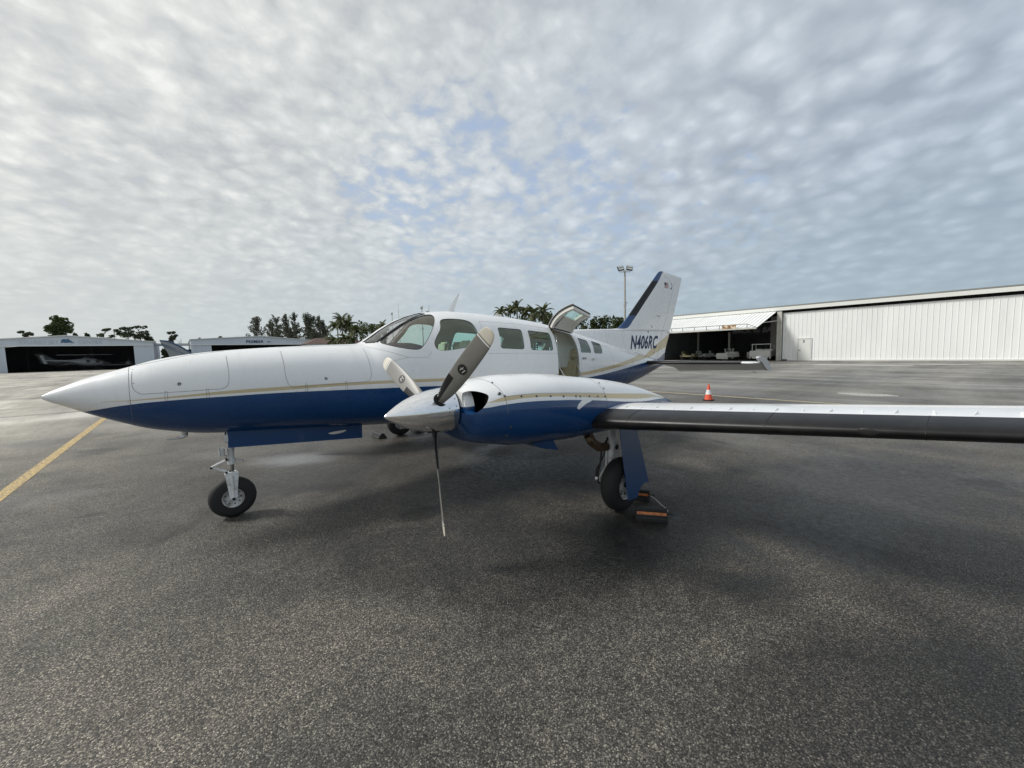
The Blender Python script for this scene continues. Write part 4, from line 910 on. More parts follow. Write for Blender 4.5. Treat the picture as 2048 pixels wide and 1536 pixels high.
# ---- propellers
def propeller(s_, roll):
    cy, cz, px_ = NY*s_, 1.256, 2.387
    root = empty('propeller', (px_, cy, cz), None, None); 
    root.parent = None
    hub = Vector((px_, cy, cz))
    prof = [(0,.002),(.006,.010),(.02,.022),(.05,.042),(.10,.073),(.16,.104),(.22,.128),(.29,.149),(.36,.163),(.43,.171),(.50,.175),(.52,.176),(.522,.168)]
    b = MB(); b.lathe(prof, (2.002, cy, cz), (1,0,0), 48, cap=(True, True)); sp = b.build('spinner', M['chrome'], None, True, 50)
    put(sp, root)
    # rivets round the spinner skirt
    b = MB()
    for i in range(18):
        a = R(i*20 + 7); r_ = .1755; b.cyl((2.50, cy + (r_-.002)*math.cos(a), cz + (r_-.002)*math.sin(a)), (2.50, cy + (r_+.0025)*math.cos(a), cz + (r_+.0025)*math.sin(a)), .0045, .004, 8)
    for a0 in roll:
        for da in (-30, 26, 36):
            a = R(a0 + da); x_ = 2.44; r_ = .1715; b.cyl((x_, cy + (r_-.003)*math.cos(a), cz + (r_-.003)*math.sin(a)), (x_, cy + (r_+.003)*math.cos(a), cz + (r_+.003)*math.sin(a)), .005, .0045, 8)
    split(b.build('rivet', M['screw'], sp))
    b = MB(); b.cyl((2.52,cy,cz),(2.60,cy,cz), .155, n=32); b.build('prop_hub', M['dark'], root)
    rs = [.09,.13,.17,.21,.26,.32,.38,.44,.50,.57,.64,.71,.78,.84,.862,.872,.882,.92,.945,.960,.968,.972]
    for a0 in roll:
        a = R(a0); rad = Vector((0, math.cos(a), math.sin(a))); tan = Vector((1,0,0)).cross(rad)
        rg = []; n = 16
        for r in rs:
            be = R(float(pchip([.09,.25,.5,.75,.97], [44,37,30,25,21], r)[0])); ch = float(pchip([.09,.14,.2,.3,.45,.6,.8,.9,.94,.96,.968,.972], [.060,.066,.082,.112,.132,.138,.131,.114,.096,.072,.044,.010], r)[0])
            th = float(pchip([.09,.14,.2,.3,.5,.8,.97], [.056,.05,.036,.024,.017,.012,.006], r)[0])
            cdir = tan*math.cos(be) + Vector((1,0,0))*math.sin(be); nd = cdir.cross(rad)
            off = -.5 + .02
            loop = []
            for k in range(2*n):
                q = 2*math.pi*k/(2*n); xx = .5*math.cos(q)
                camber = .25*th*(1-(2*xx)**2); yy = .5*math.sin(q)*(1 - .25*(1 if r > .2 else 0)*math.cos(q)*-1)
                loop.append(tuple(hub + rad*r + cdir*(xx*ch) + nd*(yy*th)))
            rg.append(loop)
        def mi(i, j):
            r = (rs[i] + rs[min(i+1, len(rs)-1)])/2
            if r > .882: return 2
            if r > .872: return 0
            if r > .862: return 3
            if r < .47 and 9 <= j <= 21: return 1
            return 0
        b = MB(); b.rings(rg, mi); bl = b.build('blade', [M['blade'], M['boot'], M['tip'], M['whiteline']], None, True, 60); put(bl, root)
        # black collar stands in for the shaded hole where the blade leaves the spinner
        b = MB(); b.cyl(tuple(hub + rad*.120), tuple(hub + rad*.163), .056, .054, 24); cl_ = b.build('blade_hole_shade', M['dark'], None, True, 50); put(cl_, root)
        # round maker's badge
        r = .56; be = R(28.5); cdir = tan*math.cos(be) + Vector((1,0,0))*math.sin(be); nd = cdir.cross(rad)
        if nd.x > 0: nd = -nd
        cc = hub + rad*r + nd*.0098
        b = MB(); b.add([tuple(cc + cdir*(.036*math.cos(t_)) + rad*(.046*math.sin(t_))) for t_ in [2*math.pi*k/24 for k in range(24)]], [tuple(range(24))], 0)
        c2 = cc + nd*.0012
        for (u0,v0,u1,v1,w_) in ((-.012,-.018,-.002,.024,.0035),(-.019,.0,.006,.010,.003),(.012,-.022,.020,.016,.0045)):
            A = c2 + cdir*u0 + rad*v0; B = c2 + cdir*u1 + rad*v1; D = (B-A).normalized(); S = nd.cross(D)*w_/2
            b.add([tuple(A-S), tuple(B-S), tuple(B+S), tuple(A+S)], [(0,1,2,3)], 1)
        bd = b.build('blade_badge', [M['hose'], M['whiteline']], None, False, recalc=False); put(bd, bl)
    put(root, air); return root
A0 = math.degrees(math.atan2(.577, -.786))
propeller(1, [math.degrees(math.atan2(.577,-.786)), math.degrees(math.atan2(.387,.889)), math.degrees(math.atan2(-.967,-.106))])
propeller(-1, [-90, 30, 150])

# ---- landing gear
def wheel(name, c, r, w, parent, side=-1, rimr=.5):
    cx, cy, cz = c; root = empty(name, c, None, None)
    prof = []
    for k in range(25):
        a = -math.pi/2 + math.pi*k/24; yy = math.sin(a); rr = math.cos(a)
        prof.append((yy*w/2*.98 if abs(yy) < .999 else yy*w/2, r*rimr*1.05 + (r - r*rimr*1.05)*abs(rr)**.55))
    prof = [(-w*.36, r*rimr*.98)] + prof + [(w*.36, r*rimr*.98)]
    b = MB(); b.lathe(prof, c, (0,1,0), 56, cap=(False, False))
    for g in (-.16,-.05,.06,.17):
        pass
    o = b.build('tyre', M['tyre'], None, True, 60); put(o, root)
    b = MB(); R0 = r*rimr
    b.lathe([(-w*.40,R0*1.06),(-w*.42,R0*1.0),(-w*.40,R0*.92),(-w*.22,R0*.86),(-w*.20,R0*.55),(-w*.34,R0*.42),(-w*.36,R0*.28),(-w*.30,R0*.2)], c, (0,1,0), 40)
    b.lathe([(w*.40,R0*1.06),(w*.42,R0*1.0),(w*.40,R0*.92),(w*.22,R0*.86),(w*.20,R0*.55),(w*.34,R0*.42),(w*.36,R0*.28),(w*.30,R0*.2)], c, (0,1,0), 40)
    b.cyl((cx,cy-w*.3,cz),(cx,cy+w*.3,cz), R0*.5, n=24); o = b.build('rim', M['rim'], None, True, 40); put(o, root)
    b = MB()
    for s_ in (-1,1):
        for k in range(9):
            a = 2*math.pi*k/9; rr = R0*.72; b.cyl((cx+rr*math.cos(a), cy+s_*w*.18, cz+rr*math.sin(a)), (cx+rr*math.cos(a), cy+s_*w*.235, cz+rr*math.sin(a)), R0*.075, n=8)
    b.cyl((cx,cy-w*.40,cz),(cx,cy+w*.40,cz), R0*.17, n=16); o = b.build('hub_bolts', M['hose'], None); put(o, root)
    put(root, parent); return root
ng = empty('nose_gear', (1.25, 0, .95), None, None)
def part(b, name, mat, parent, **kw): o = b.build(name, mat, None, **kw); put(o, parent); return o
b = MB(); b.cyl((1.272,0,1.0),(1.262,0,.60), .030, n=20); b.cyl((1.263,0,.64),(1.262,0,.575), .037, n=20); b.cyl((1.265,0,.74),(1.264,0,.71), .034, n=20); b.tube([(1.30,0,.62),(1.36,0,.60),(1.37,.02,.57)], .008, 6); part(b, 'strut', M['gear'], ng)
b = MB(); b.cyl((1.262,0,.60),(1.255,0,.42), .024, n=20); part(b, 'oleo_piston', M['steel'], ng)
b = MB()
for s_ in (-1,1):
    P0 = [(1.195,s_*.050,.468),(1.312,s_*.050,.460),(1.282,s_*.098,.235),(1.25,s_*.098,.190),(1.218,s_*.098,.235)]
    b.prism(P0, (0, s_*.014, 0)); b.tube([(1.25,s_*.072,.46),(1.25,s_*.112,.235)], [.014,.012], 8)
b.box((1.254,0,.468),(.12,.12,.045), bev=.015); b.cyl((1.25,-.119,.222),(1.25,-.127,.222), .016, n=14, mi=1); b.cyl((1.25,-.118,.222),(1.25,.118,.222), .022, n=14); part(b, 'fork', [M['gear'], M['hose']], ng, angle=30)
b = MB()
for y in (-.028,.028): b.tube([(1.225,y,.625),(1.085,y*.4,.572)], [.010,.007], 8); b.tube([(1.09,y*.4,.566),(1.215,y,.500)], [.007,.010], 8)
b.cyl((1.085,-.035,.568),(1.085,.035,.568), .011, n=10, mi=1); b.cyl((1.21,-.045,.495),(1.21,.045,.495), .012, n=10, mi=1); b.cyl((1.22,-.045,.635),(1.22,.045,.635), .012, n=10, mi=1); part(b, 'torque_link', [M['gear'], M['hose']], ng)
b = MB(); b.box((1.195,-.02,.72),(.035,.09,.095), bev=.012); b.cyl((1.178,-.02,.72),(1.162,-.02,.72), .042, .047, 20); b.tube([(1.19,0,.69),(1.235,0,.66)], .01, 6); part(b, 'taxi_light', M['gear'], ng)
wheel('nose_wheel', (1.25,0,.217), .217, .15, ng, rimr=.46)
put(ng, air)
for s_ in (1,-1):
    y0 = -.17*s_; b = MB()
    P = [(1.235,y0,.965),(1.235,y0,.782),(1.9,y0,.727),(2.60,y0,.668),(2.605,y0,.875),(1.9,y0,.925)]; b.prism(P, (0,.006*s_,0)); d_ = part(b, 'nose_gear_door', M['blue'], air, smooth=False)
b = MB(); b.box((1.225,-.165,.885),(.03,.012,.07)); b.box((1.24,-.155,.83),(.012,.02,.12)); part(b, 'door_hinge', M['gear'], air)
b = MB(); b.prism(chaikin([(2.18,-.178,.795),(2.42,-.178,.803),(2.40,-.178,.783),(2.34,-.178,.768),(2.24,-.178,.765)], 2), (0,-.006,0)); part(b, 'highlight_plate', M['trim'], air)  # pale plate stands in for a bright oblong highlight on the gear door

def main_gear(s_):
    g = empty('main_gear', (4.42, -2.62*s_, .95), None, None); mir = s_ == -1
    def pt(b, name, mat, **kw):
        o = b.build(name, mat, None, mirror=mir, **kw); put(o, g); return o
    # cast trunnion leg
    b = MB()
    secs = [(4.46,-2.58,1.0,.085,.05),(4.44,-2.58,.82,.080,.05),(4.43,-2.59,.74,.055,.045),(4.42,-2.60,.66,.042,.042),(4.39,-2.61,.50,.040,.040),(4.37,-2.615,.42,.046,.04),(4.36,-2.62,.36,.04,.035)]
    b.rings([[(x+rx*math.cos(a), y+ry*math.sin(a), z) for a in [2*math.pi*k/20 for k in range(20)]] for x, y, z, rx, ry in secs])
    b.cyl((4.42,-2.66,.655),(4.42,-2.54,.655), .05, n=20); b.cyl((4.36,-2.66,.30),(4.38,-2.60,.30), .05, n=16)
    P = [(4.34,-2.60,.66),(4.33,-2.60,.46),(4.20,-2.60,.34),(4.23,-2.60,.30),(4.40,-2.60,.32),(4.44,-2.60,.6)]; b.prism(P, (0,.02,0)); pt(b, 'leg', M['gear'], angle=40)
    b = MB(); b.tube([(4.40,-2.585,.78),(4.28,-2.57,.62),(4.26,-2.57,.50),(4.20,-2.58,.40),(4.18,-2.60,.31),(4.26,-2.60,.27)], .011, 8); b.tube([(4.44,-2.565,.74),(4.36,-2.555,.60),(4.30,-2.56,.52),(4.19,-2.57,.44),(4.17,-2.58,.34)], .007, 8); b.sphere((4.155,-2.60,.36), .018, 8, 1); b.cyl((4.42,-2.665,.655),(4.42,-2.67,.655), .028, n=14); pt(b, 'brake_hose', [M['hose'], M['white']])
    b = MB()
    pts = [(4.12,-2.50,.93),(4.13,-2.51,.82),(4.17,-2.53,.73),(4.25,-2.56,.665),(4.36,-2.58,.655)]; b.tube(pts, [.055,.052,.050,.048,.045], 16); pt(b, 'drag_brace', M['rust'])
    b = MB(); b.tube([(4.15,-2.45,.86),(3.86,-2.20,.80)], .012, 6); b.tube([(4.20,-2.40,.84),(3.95,-2.05,.78)], .015, 6); b.tube([(4.30,-2.35,.86),(4.0,-1.9,.80)], .01, 6); split(pt(b, 'side_brace', M['gear']))
    b = MB(); P = [(4.295,.93),(4.575,.93),(4.60,.78),(4.668,.268),(4.60,.283),(4.545,.272),(4.50,.250),(4.465,.215),(4.435,.178),(4.41,.168),(4.262,.180),(4.28,.60)]
    b.prism([(x, -2.775 - (.93-z)*.17, z) for x, z in P], (0,-.008,0)); pt(b, 'gear_door', M['blue'], smooth=False)
    wheel('main_wheel', (4.385, -2.735*s_, .282), .282, .185, g, rimr=.52); put(g, air)
main_gear(1); main_gear(-1)
# tail tie-down ring
b = MB(); b.tube([(9.45+.02*math.cos(a), -.02, 1.085+.025*math.sin(a)) for a in [R(k) for k in range(0,361,30)]], .004, 5); part(b, 'tie_down_ring', M['steel'], air)
# ---------------------------------------------------------------- ground
def ground_mat():
    t = MT('asphalt', .8, 0, (.06,.06,.06)); P = t.obj; SCL = 150
    v1 = t.voro(SCL, out='Color'); sep = t.n('ShaderNodeSeparateXYZ'); t.L.new(v1, sep.inputs[0]); cell = sep.outputs[0]
    cell2 = sep.outputs[1]; edge = t.voro(SCL)
    big = t.noise(.16, 5, .55, .4); mid = t.noise(.9, 5, .6, .6); fine = t.noise(14, 4, .6); wob = t.noise(1.3, 5, .65, .5, vec=t.mapping(loc=(5,5,0)))
    stone = t.ramp(cell, [(0,(.034,.033,.031)), (.45,(.074,.070,.064)), (.75,(.134,.126,.113)), (.93,(.225,.211,.188)), (1,(.35,.33,.295))])
    stone = t.mix(1.0, stone, t.mix(t.mapr(edge, .35, .8), (1,1,1), (.34,.34,.35)), 'MULTIPLY')
    w = t.math('ADD', t.math('MULTIPLY', big, .5), t.math('MULTIPLY', mid, .5))
    stone = t.mix(1.0, stone, t.ramp(w, [(.34,(.36,.37,.39)), (.44,(.66,.66,.65)), (.53,(.98,.96,.92)), (.64,(1.45,1.40,1.31))]), 'MULTIPLY')
    stone = t.mix(1.0, stone, t.ramp(fine, [(.3,(.80,.80,.80)), (.7,(1.2,1.2,1.18))]), 'MULTIPLY')
    sp = t.n('ShaderNodeSeparateXYZ'); t.L.new(P, sp.inputs[0]); X, Y = sp.outputs[0], sp.outputs[1]
    def spot(cx, cy, rx, ry, rot=0.0, soft=.5, rag=1.0):
        """ragged patch: 1 at the middle, 0 outside"""
        c, s_ = math.cos(rot), math.sin(rot); dx = t.math('SUBTRACT', X, cx); dy = t.math('SUBTRACT', Y, cy)
        u = t.math('DIVIDE', t.math('ADD', t.math('MULTIPLY', dx, c), t.math('MULTIPLY', dy, s_)), rx); v = t.math('DIVIDE', t.math('SUBTRACT', t.math('MULTIPLY', dy, c), t.math('MULTIPLY', dx, s_)), ry)
        r = t.math('SQRT', t.math('ADD', t.math('MULTIPLY', u, u), t.math('MULTIPLY', v, v))); r = t.math('ADD', r, t.math('MULTIPLY', t.math('SUBTRACT', wob, .5), rag*2.2)); return t.mapr(r, 1.0+soft, 1.0-soft, 0, 1)
    def mx(*q):
        r = q[0]
        for k in q[1:]: r = t.math('MAXIMUM', r, k)
        return r
    # damp, oily ground round the aeroplane, its shadow partly painted in, drips beneath engines
    damp_shade = mx(spot(3.3,-2.9,2.4,.75,R(-38)), spot(4.4,-1.3,1.6,1.1,0), t.math('MULTIPLY', spot(7.0,-4.3,2.2,1.0,R(-8)), .85), t.math('MULTIPLY', spot(3.3,-4.9,1.3,.45,R(-30)), .7), t.math('MULTIPLY', spot(1.4,-3.6,1.0,.28,R(-20)), .45))
    oil = mx(t.mapr(t.noise(.55, 4, .55, .8, vec=t.mapping(loc=(11,4,0))), .60, .70), spot(-.45,5.75,.42,.20,R(-30),.2,.5), spot(.04,1.18,.12,.06,R(-10),.3,.4), spot(2.75,-1.35,.28,.16,0,.4,.8), spot(4.55,-1.9,.35,.25,0,.4,.8))
    stone = t.mix(t.math('MULTIPLY', damp_shade, .70), stone, t.mix(1.0, stone, (.20,.22,.25), 'MULTIPLY'))
    stone = t.mix(t.math('MULTIPLY', oil, .60), stone, (.012,.012,.012))
    stone = t.mix(t.math('MULTIPLY', spot(2.25,2.15,.55,.35,R(-40),.7,.5), .5), stone, (.30,.31,.32))  # bright wet reflection painted in as a pale patch
    # apron turns paler with distance from the camera, streaked by drainage and tyres
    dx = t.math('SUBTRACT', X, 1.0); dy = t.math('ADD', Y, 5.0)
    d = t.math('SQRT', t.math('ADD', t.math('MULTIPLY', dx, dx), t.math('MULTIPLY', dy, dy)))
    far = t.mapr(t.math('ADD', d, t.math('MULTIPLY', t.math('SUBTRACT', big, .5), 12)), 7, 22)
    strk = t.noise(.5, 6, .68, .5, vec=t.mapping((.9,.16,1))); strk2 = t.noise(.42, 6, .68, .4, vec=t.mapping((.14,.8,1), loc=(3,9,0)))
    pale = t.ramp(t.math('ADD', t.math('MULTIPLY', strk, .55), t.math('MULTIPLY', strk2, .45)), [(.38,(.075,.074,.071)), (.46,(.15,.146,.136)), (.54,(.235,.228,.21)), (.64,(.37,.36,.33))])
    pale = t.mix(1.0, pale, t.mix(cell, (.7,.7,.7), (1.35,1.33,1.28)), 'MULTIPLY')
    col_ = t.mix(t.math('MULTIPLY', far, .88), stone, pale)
    # resurfaced strip and its joint beyond the nose
    strip_ = t.math('MULTIPLY', t.mapr(Y, 12.6, 13.0), t.mapr(Y, 14.9, 14.6, 0, 1)); strip_ = t.math('MULTIPLY', strip_, t.mapr(mid, .35, .6)); col_ = t.mix(t.math('MULTIPLY', strip_, .55), col_, (.34,.335,.32))
    yj = t.math('ADD', Y, t.math('MULTIPLY', t.math('SUBTRACT', mid, .5), .35)); jt = t.math('MULTIPLY', t.math('GREATER_THAN', yj, 14.95), t.math('LESS_THAN', yj, 15.10)); col_ = t.mix(t.math('MULTIPLY', jt, .75), col_, (.02,.02,.02))
    lift = t.mapr(X, 2.4, -2.0, 0, 1)  # left ground lightened in its colour for the sunward sheen
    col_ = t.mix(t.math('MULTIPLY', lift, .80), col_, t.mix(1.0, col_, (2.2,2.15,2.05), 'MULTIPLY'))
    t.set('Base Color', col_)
    damp = mx(t.mapr(t.noise(.33, 4, .55, .5, vec=t.mapping(loc=(2,6,0))), .48, .60), damp_shade)
    t.set('Roughness', t.math('SUBTRACT', t.mapr(fine, .3, .7, .60, .80), t.math('MULTIPLY', damp, .24)))
    t.set('Specular IOR Level', .45)
    h = t.math('ADD', t.math('MULTIPLY', t.math('SUBTRACT', 1.0, edge), 1.0), t.math('MULTIPLY', cell2, .5))
    n = t.n('ShaderNodeBump'); n.inputs['Strength'].default_value = .6; n.inputs['Distance'].default_value = .003; t.L.new(h, n.inputs['Height'])
    n2 = t.n('ShaderNodeBump'); n2.inputs['Strength'].default_value = .25; n2.inputs['Distance'].default_value = .03; t.L.new(mid, n2.inputs['Height']); t.L.new(n2.outputs[0], n.inputs['Normal'])
    t.L.new(n.outputs[0], t.b.inputs['Normal']); return t.m
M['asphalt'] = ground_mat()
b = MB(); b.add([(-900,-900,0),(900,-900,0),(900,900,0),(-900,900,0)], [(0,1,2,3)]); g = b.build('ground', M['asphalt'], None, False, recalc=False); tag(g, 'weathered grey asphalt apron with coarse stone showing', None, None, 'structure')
def strip(P, z=.004): 
    b = MB(); b.add([(x, y, z) for x, y in P], [tuple(range(len(P)))]); return b
def line_mat(name, colr, lo=.36, hi=.5):
    t = MT(name, .7, 0, colr); n_ = t.noise(22, 6, .75); v = t.voro(115, out='Color'); s = t.n('ShaderNodeSeparateXYZ'); t.L.new(v, s.inputs[0])
    w_ = t.math('MULTIPLY', t.mapr(n_, lo, hi), t.mapr(s.outputs[0], .08, .22))
    t.set('Base Color', t.mix(w_, (.10,.095,.085), t.mix(s.outputs[1], tuple(c*.8 for c in colr), tuple(min(.9, c*1.15) for c in colr))))
    h = t.voro(115); t.bump(t.math('SUBTRACT', 1.0, h), .6, .004); return t.m
M['yellow'] = line_mat('worn_yellow_paint', (.64,.46,.19), .38, .54); M['yellow2'] = line_mat('faded_yellow_paint', (.60,.50,.30), .30, .45)
o = strip([(-1.10,-20),(-.955,-20),(-.79,70),(-.935,70)]).build('painted_line', M['yellow'], None, False, recalc=False); tag(o, 'worn yellow painted line running past the nose', None, None, 'structure')
o = strip([(14.93,-30),(15.05,-30),(15.05,60),(14.93,60)]).build('painted_line', M['yellow2'], None, False, recalc=False); tag(o, 'thin yellow painted line beside the traffic cone', None, None, 'structure')
# standing water
t = MT('standing_water', .015, 0, (.03,.03,.03)); t.set('Base Color', (.035,.034,.032,1)); t.set('IOR', 1.33); t.set('Specular IOR Level', 1.0); t.bump(t.noise(2, 2, .5), .01, .01); M['water'] = t.m
def puddle(cx, cy, a, c, rot, lab, seed):
    r_ = random.Random(seed); ph = [r_.uniform(0, 6.28) for _ in range(4)]; P = []
    for k in range(56):
        q = 2*math.pi*k/56; rr = 1 + .10*math.sin(2*q+ph[0]) + .08*math.sin(3*q+ph[1]) + .05*math.sin(5*q+ph[2]) + .03*math.sin(9*q+ph[3]); x, y = a*rr*math.cos(q), c*rr*math.sin(q)
        P.append((cx + x*math.cos(rot) - y*math.sin(rot), cy + x*math.sin(rot) + y*math.cos(rot)))
    o = strip(P, .005).build('puddle', M['water'], None, False, recalc=False); tag(o, lab, None, None, 'structure')
def gz(u, v):
    d = _f + _r2*((u-1024)/FPX) - _u2*((v-768)/FPX); k = -CAMP[2]/d.z; return CAMP[0]+d.x*k, CAMP[1]+d.y*k
x, y = gz(1732, 789.5); puddle(x, y, .40, .80, R(10), 'lens-shaped puddle reflecting the white hangar wall', 1)
x, y = gz(1700, 730); puddle(x, y, .8, 3.4, R(-2), 'long thin puddle near the foot of the white hangar', 2)
x, y = gz(1860, 728.5); puddle(x, y, .5, 2.6, R(0), 'thin bright puddle below the middle of the white hangar', 3)
x, y = gz(1960, 777); puddle(x, y, .08, 1.0, R(20), 'narrow streak of standing water at the right', 5)
# ---------------------------------------------------------------- hangars
def sheet_metal(name, colr, axis, pitch, rough=.45, stain=.15):
    t = MT(name, rough, .0, colr); s = t.n('ShaderNodeSeparateXYZ'); t.L.new(t.obj, s.inputs[0]); a = s.outputs[axis]
    pan = t.math('FLOOR', t.math('DIVIDE', a, pitch)); wn = t.n('ShaderNodeTexWhiteNoise'); wn.noise_dimensions = '1D'; t.L.new(pan, wn.inputs['W'])
    st = t.noise(.6, 5, .65, vec=t.mapping((1,1,.22)))
    c = t.mix(wn.outputs[0], tuple(q*.95 for q in colr), colr); c = t.mix(t.math('MULTIPLY', t.mapr(st, .45, .75), stain), c, tuple(q*.45 for q in colr)); t.set('Base Color', c); return t.m
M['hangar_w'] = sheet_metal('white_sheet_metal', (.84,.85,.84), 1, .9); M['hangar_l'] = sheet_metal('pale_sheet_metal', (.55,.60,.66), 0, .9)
M['post'] = simple('weathered_white_steel', (.52,.51,.47), .6, amt=.3, scale=1.5); M['roof_edge'] = simple('grey_roof_edge', (.22,.23,.22), .6)
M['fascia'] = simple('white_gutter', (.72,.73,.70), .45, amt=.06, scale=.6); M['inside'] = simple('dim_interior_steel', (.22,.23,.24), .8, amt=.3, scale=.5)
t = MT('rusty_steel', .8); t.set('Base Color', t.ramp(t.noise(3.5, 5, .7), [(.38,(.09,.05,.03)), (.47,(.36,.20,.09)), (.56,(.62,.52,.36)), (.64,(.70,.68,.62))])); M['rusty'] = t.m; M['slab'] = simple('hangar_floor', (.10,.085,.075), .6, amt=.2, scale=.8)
M['brown'] = simple('red_brown_steel', (.10,.04,.04), .6)
def corrugated(b, y0, y1, z0, z1, x, pitch=.36, d=.03, rib=.045, face=-1):
    """wall in the plane x with vertical ribs standing proud towards -x"""
    P = []; y = y0
    while y < y1 - 1e-6:
        e = min(y + pitch, y1); P += [(x, y), (x, max(y, e-rib-.02)), (x + face*d, max(y, e-rib)), (x + face*d, max(y, e-.02))]; y = e
    P.append((x, y1)); n = len(P)
    V = [(px, py, z0) for px, py in P] + [(px, py, z1) for px, py in P]
    b.add(V, [(i, i+1, n+i+1, n+i) for i in range(n-1)])
H = empty('hangar', (51, 0, 0), 'long white corrugated hangar at right with its tilt-up door open over parked ground vehicles', 'hangar')
XF = 51.0
b = MB(); corrugated(b, -30, 8.78, .14, 5.13, XF); o = b.build('sliding_door', M['hangar_w'], H, False)
b = MB(); b.box((XF-.03, -10.85, .08), (.10,38.3,.13)); b.build('door_track', M['fascia'], H, False)
b = MB(); b.box((XF+.55, -11, 5.30), (.3, 60, .34)); b.build('track_recess', M['dark'], H, False)
b = MB(); b.box((XF+.2, 24.2 if False else -3, 5.60), (1.1, 54.4, .30)); b.box((XF-.36, -3, 5.57), (.05,54.4,.36)); b.build('gutter', M['fascia'], H, False)
b = MB(); b.box((XF+.6, -3, 5.83), (2.0, 54.5, .12)); b.prism([(XF+.4,-30.2,5.86),(XF+.4,24.2,5.86),(XF+14,24.2,6.6),(XF+14,-30.2,6.6)], (0,0,.08)); b.prism([(XF+14,-30.2,6.6),(XF+14,24.2,6.6),(XF+26,24.2,5.9),(XF+26,-30.2,5.9)], (0,0,.08)); b.build('roof', M['roof_edge'], H, False)
b = MB(); b.box((XF-.12, 9.06, 2.66), (.4,.44,5.3), bev=.02); b.box((XF-.36,8.86,2.6), (.10,.07,5.1)); b.build('door_post', M['post'], H, False)
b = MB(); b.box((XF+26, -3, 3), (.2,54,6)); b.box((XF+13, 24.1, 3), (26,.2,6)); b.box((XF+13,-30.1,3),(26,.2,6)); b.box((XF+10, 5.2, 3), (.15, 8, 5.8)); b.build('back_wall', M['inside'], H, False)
b = MB(); b.box((XF+.5, 16.5, 5.36), (.12, 15.2, .30)); b.build('door_header', M['brown'], H, False)
b = MB(); P = []
for k in range(14): P.append((XF+9, 7.0+k*.42))
for k, (x, y) in enumerate(P): b.box((x+ (.05 if k % 2 else 0), y, 2.7), (.05,.40,5.4))
b.build('inner_partition', M['post'], H, False)
for x, y, h in ((XF+2.2, 9.6, 5.2), (XF+7, 16.9, 3.6), (XF+9, 22, 5.2)):
    b = MB(); b.box((x, y, h/2), (.22,.22,h)); b.box((x, y, .1), (.4,.4,.2)); b.build('column', M['post'], H, False)
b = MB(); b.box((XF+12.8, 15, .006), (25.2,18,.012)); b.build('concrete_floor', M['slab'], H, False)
# banner lettering high on the back
V, F_ = text_mesh('BACK to BA', .95, .2, .02); b = MB(); b.add([(XF+9.0, 17.3 - x*.90, 3.45 + y) for x, y, z in V], F_); b.build('banner_lettering', simple('grey_lettering', (.40,.42,.44), .6), H, False, recalc=False)
# personnel door with its number
b = MB(); b.box((XF-.06, 6.81, 1.19), (.05,1.14,2.2)); o = b.build('personnel_door', M['fascia'], H, False)
b = MB()
for y in (6.22, 7.40): b.box((XF-.07, y, 1.2), (.07,.06,2.32))
b.box((XF-.07, 6.81, 2.33), (.07,1.22,.06)); b.build('door_frame', M['hangar_w'], o, False)
b = MB(); b.box((XF-.095,6.81,2.285),(.02,1.10,.03)); b.box((XF-.095,7.36,1.2),(.02,.025,2.15)); b.box((XF-.095,6.26,1.2),(.02,.018,2.15)); b.build('door_gap', M['seam'], o, False)
b = MB(); b.box((XF-.11, 7.22, 1.12), (.06,.16,.05)); b.build('handle', M['screw'], o, False)
V, F_ = text_mesh('3', .36, 0, .012); b = MB(); b.add([(XF-.096, 6.95 - x, 1.90 + y) for x, y, z in V], F_); b.build('door_number', M['navy'], o, False, recalc=False)
# tilt-up door: ribbed leaf, lattice walkway and rusty patch along its lower edge
T0, T1, ZB, XB = 9.35, 23.6, 3.49, 44.9
zt_, xt_ = 5.42, XF-.05; dl = Vector((XB-xt_, 0, ZB-zt_)); ln = dl.length; dn = Vector((dl.z, 0, -dl.x)).normalized()
if dn.z < 0: dn = -dn
b = MB(); P = []; y = T0
while y < T1: P += [(y, 0), (y+.26, 0), (y+.29, .05), (y+.36, .05), (y+.39, 0)]; y += .39
n = len(P); V = [tuple(Vector((xt_, p[0], zt_)) + dn*p[1]) for p in P] + [tuple(Vector((xt_, p[0], zt_)) + dl + dn*p[1]) for p in P]
V += [tuple(Vector(v) - dn*.05) for v in V[:n]] + [tuple(Vector(v) - dn*.05) for v in V[n:2*n]]
b.add(V, [(i, i+1, n+i+1, n+i) for i in range(n-1)] + [(2*n+i, 3*n+i, 3*n+i+1, 2*n+i+1) for i in range(n-1)] + [(0, n, 3*n, 2*n), (n-1, 2*n-1+n*0, 3*n-1+n, 3*n-1)])
td = b.build('tilt_door', M['hangar_w'], H, False)
b = MB(); e0 = Vector((XB, T0, ZB)); e1 = Vector((XB, T1, ZB)); b.box((XB, (T0+T1)/2, ZB-.05), (.16, T1-T0, .14)); b.build('bottom_rail', M['post'], td, False)
b = MB(); up = dn*.42; a0 = Vector((XB+.35, T0+.9, ZB+.16)); N_ = 10
for k in range(N_+1):
    y = T0 + .9 + (T1-T0-.9)*k/N_; b.cyl((XB+.12,y,ZB), tuple(Vector((XB+.12,y,ZB)) + Vector((0,0,.42))), .035, n=6)
b.cyl((XB+.12,T0+.9,ZB+.42),(XB+.12,T1,ZB+.42), .035, n=6); b.cyl((XB+.12,T0+.9,ZB+.42),(XB+.10,T0+.05,ZB+.05), .03, n=6); b.build('walkway_rail', M['roof_edge'], td, False)
b = MB(); b.box((XB-.05, 11.9, ZB+.20), (.05,1.35,.40)); b.build('rust_patch', M['rusty'], td, False)
b = MB(); b.cyl((XF-.1,9.2,4.35),(XB+1.6,9.5,4.0), .04, n=6); b.build('door_arm', M['post'], td, False)

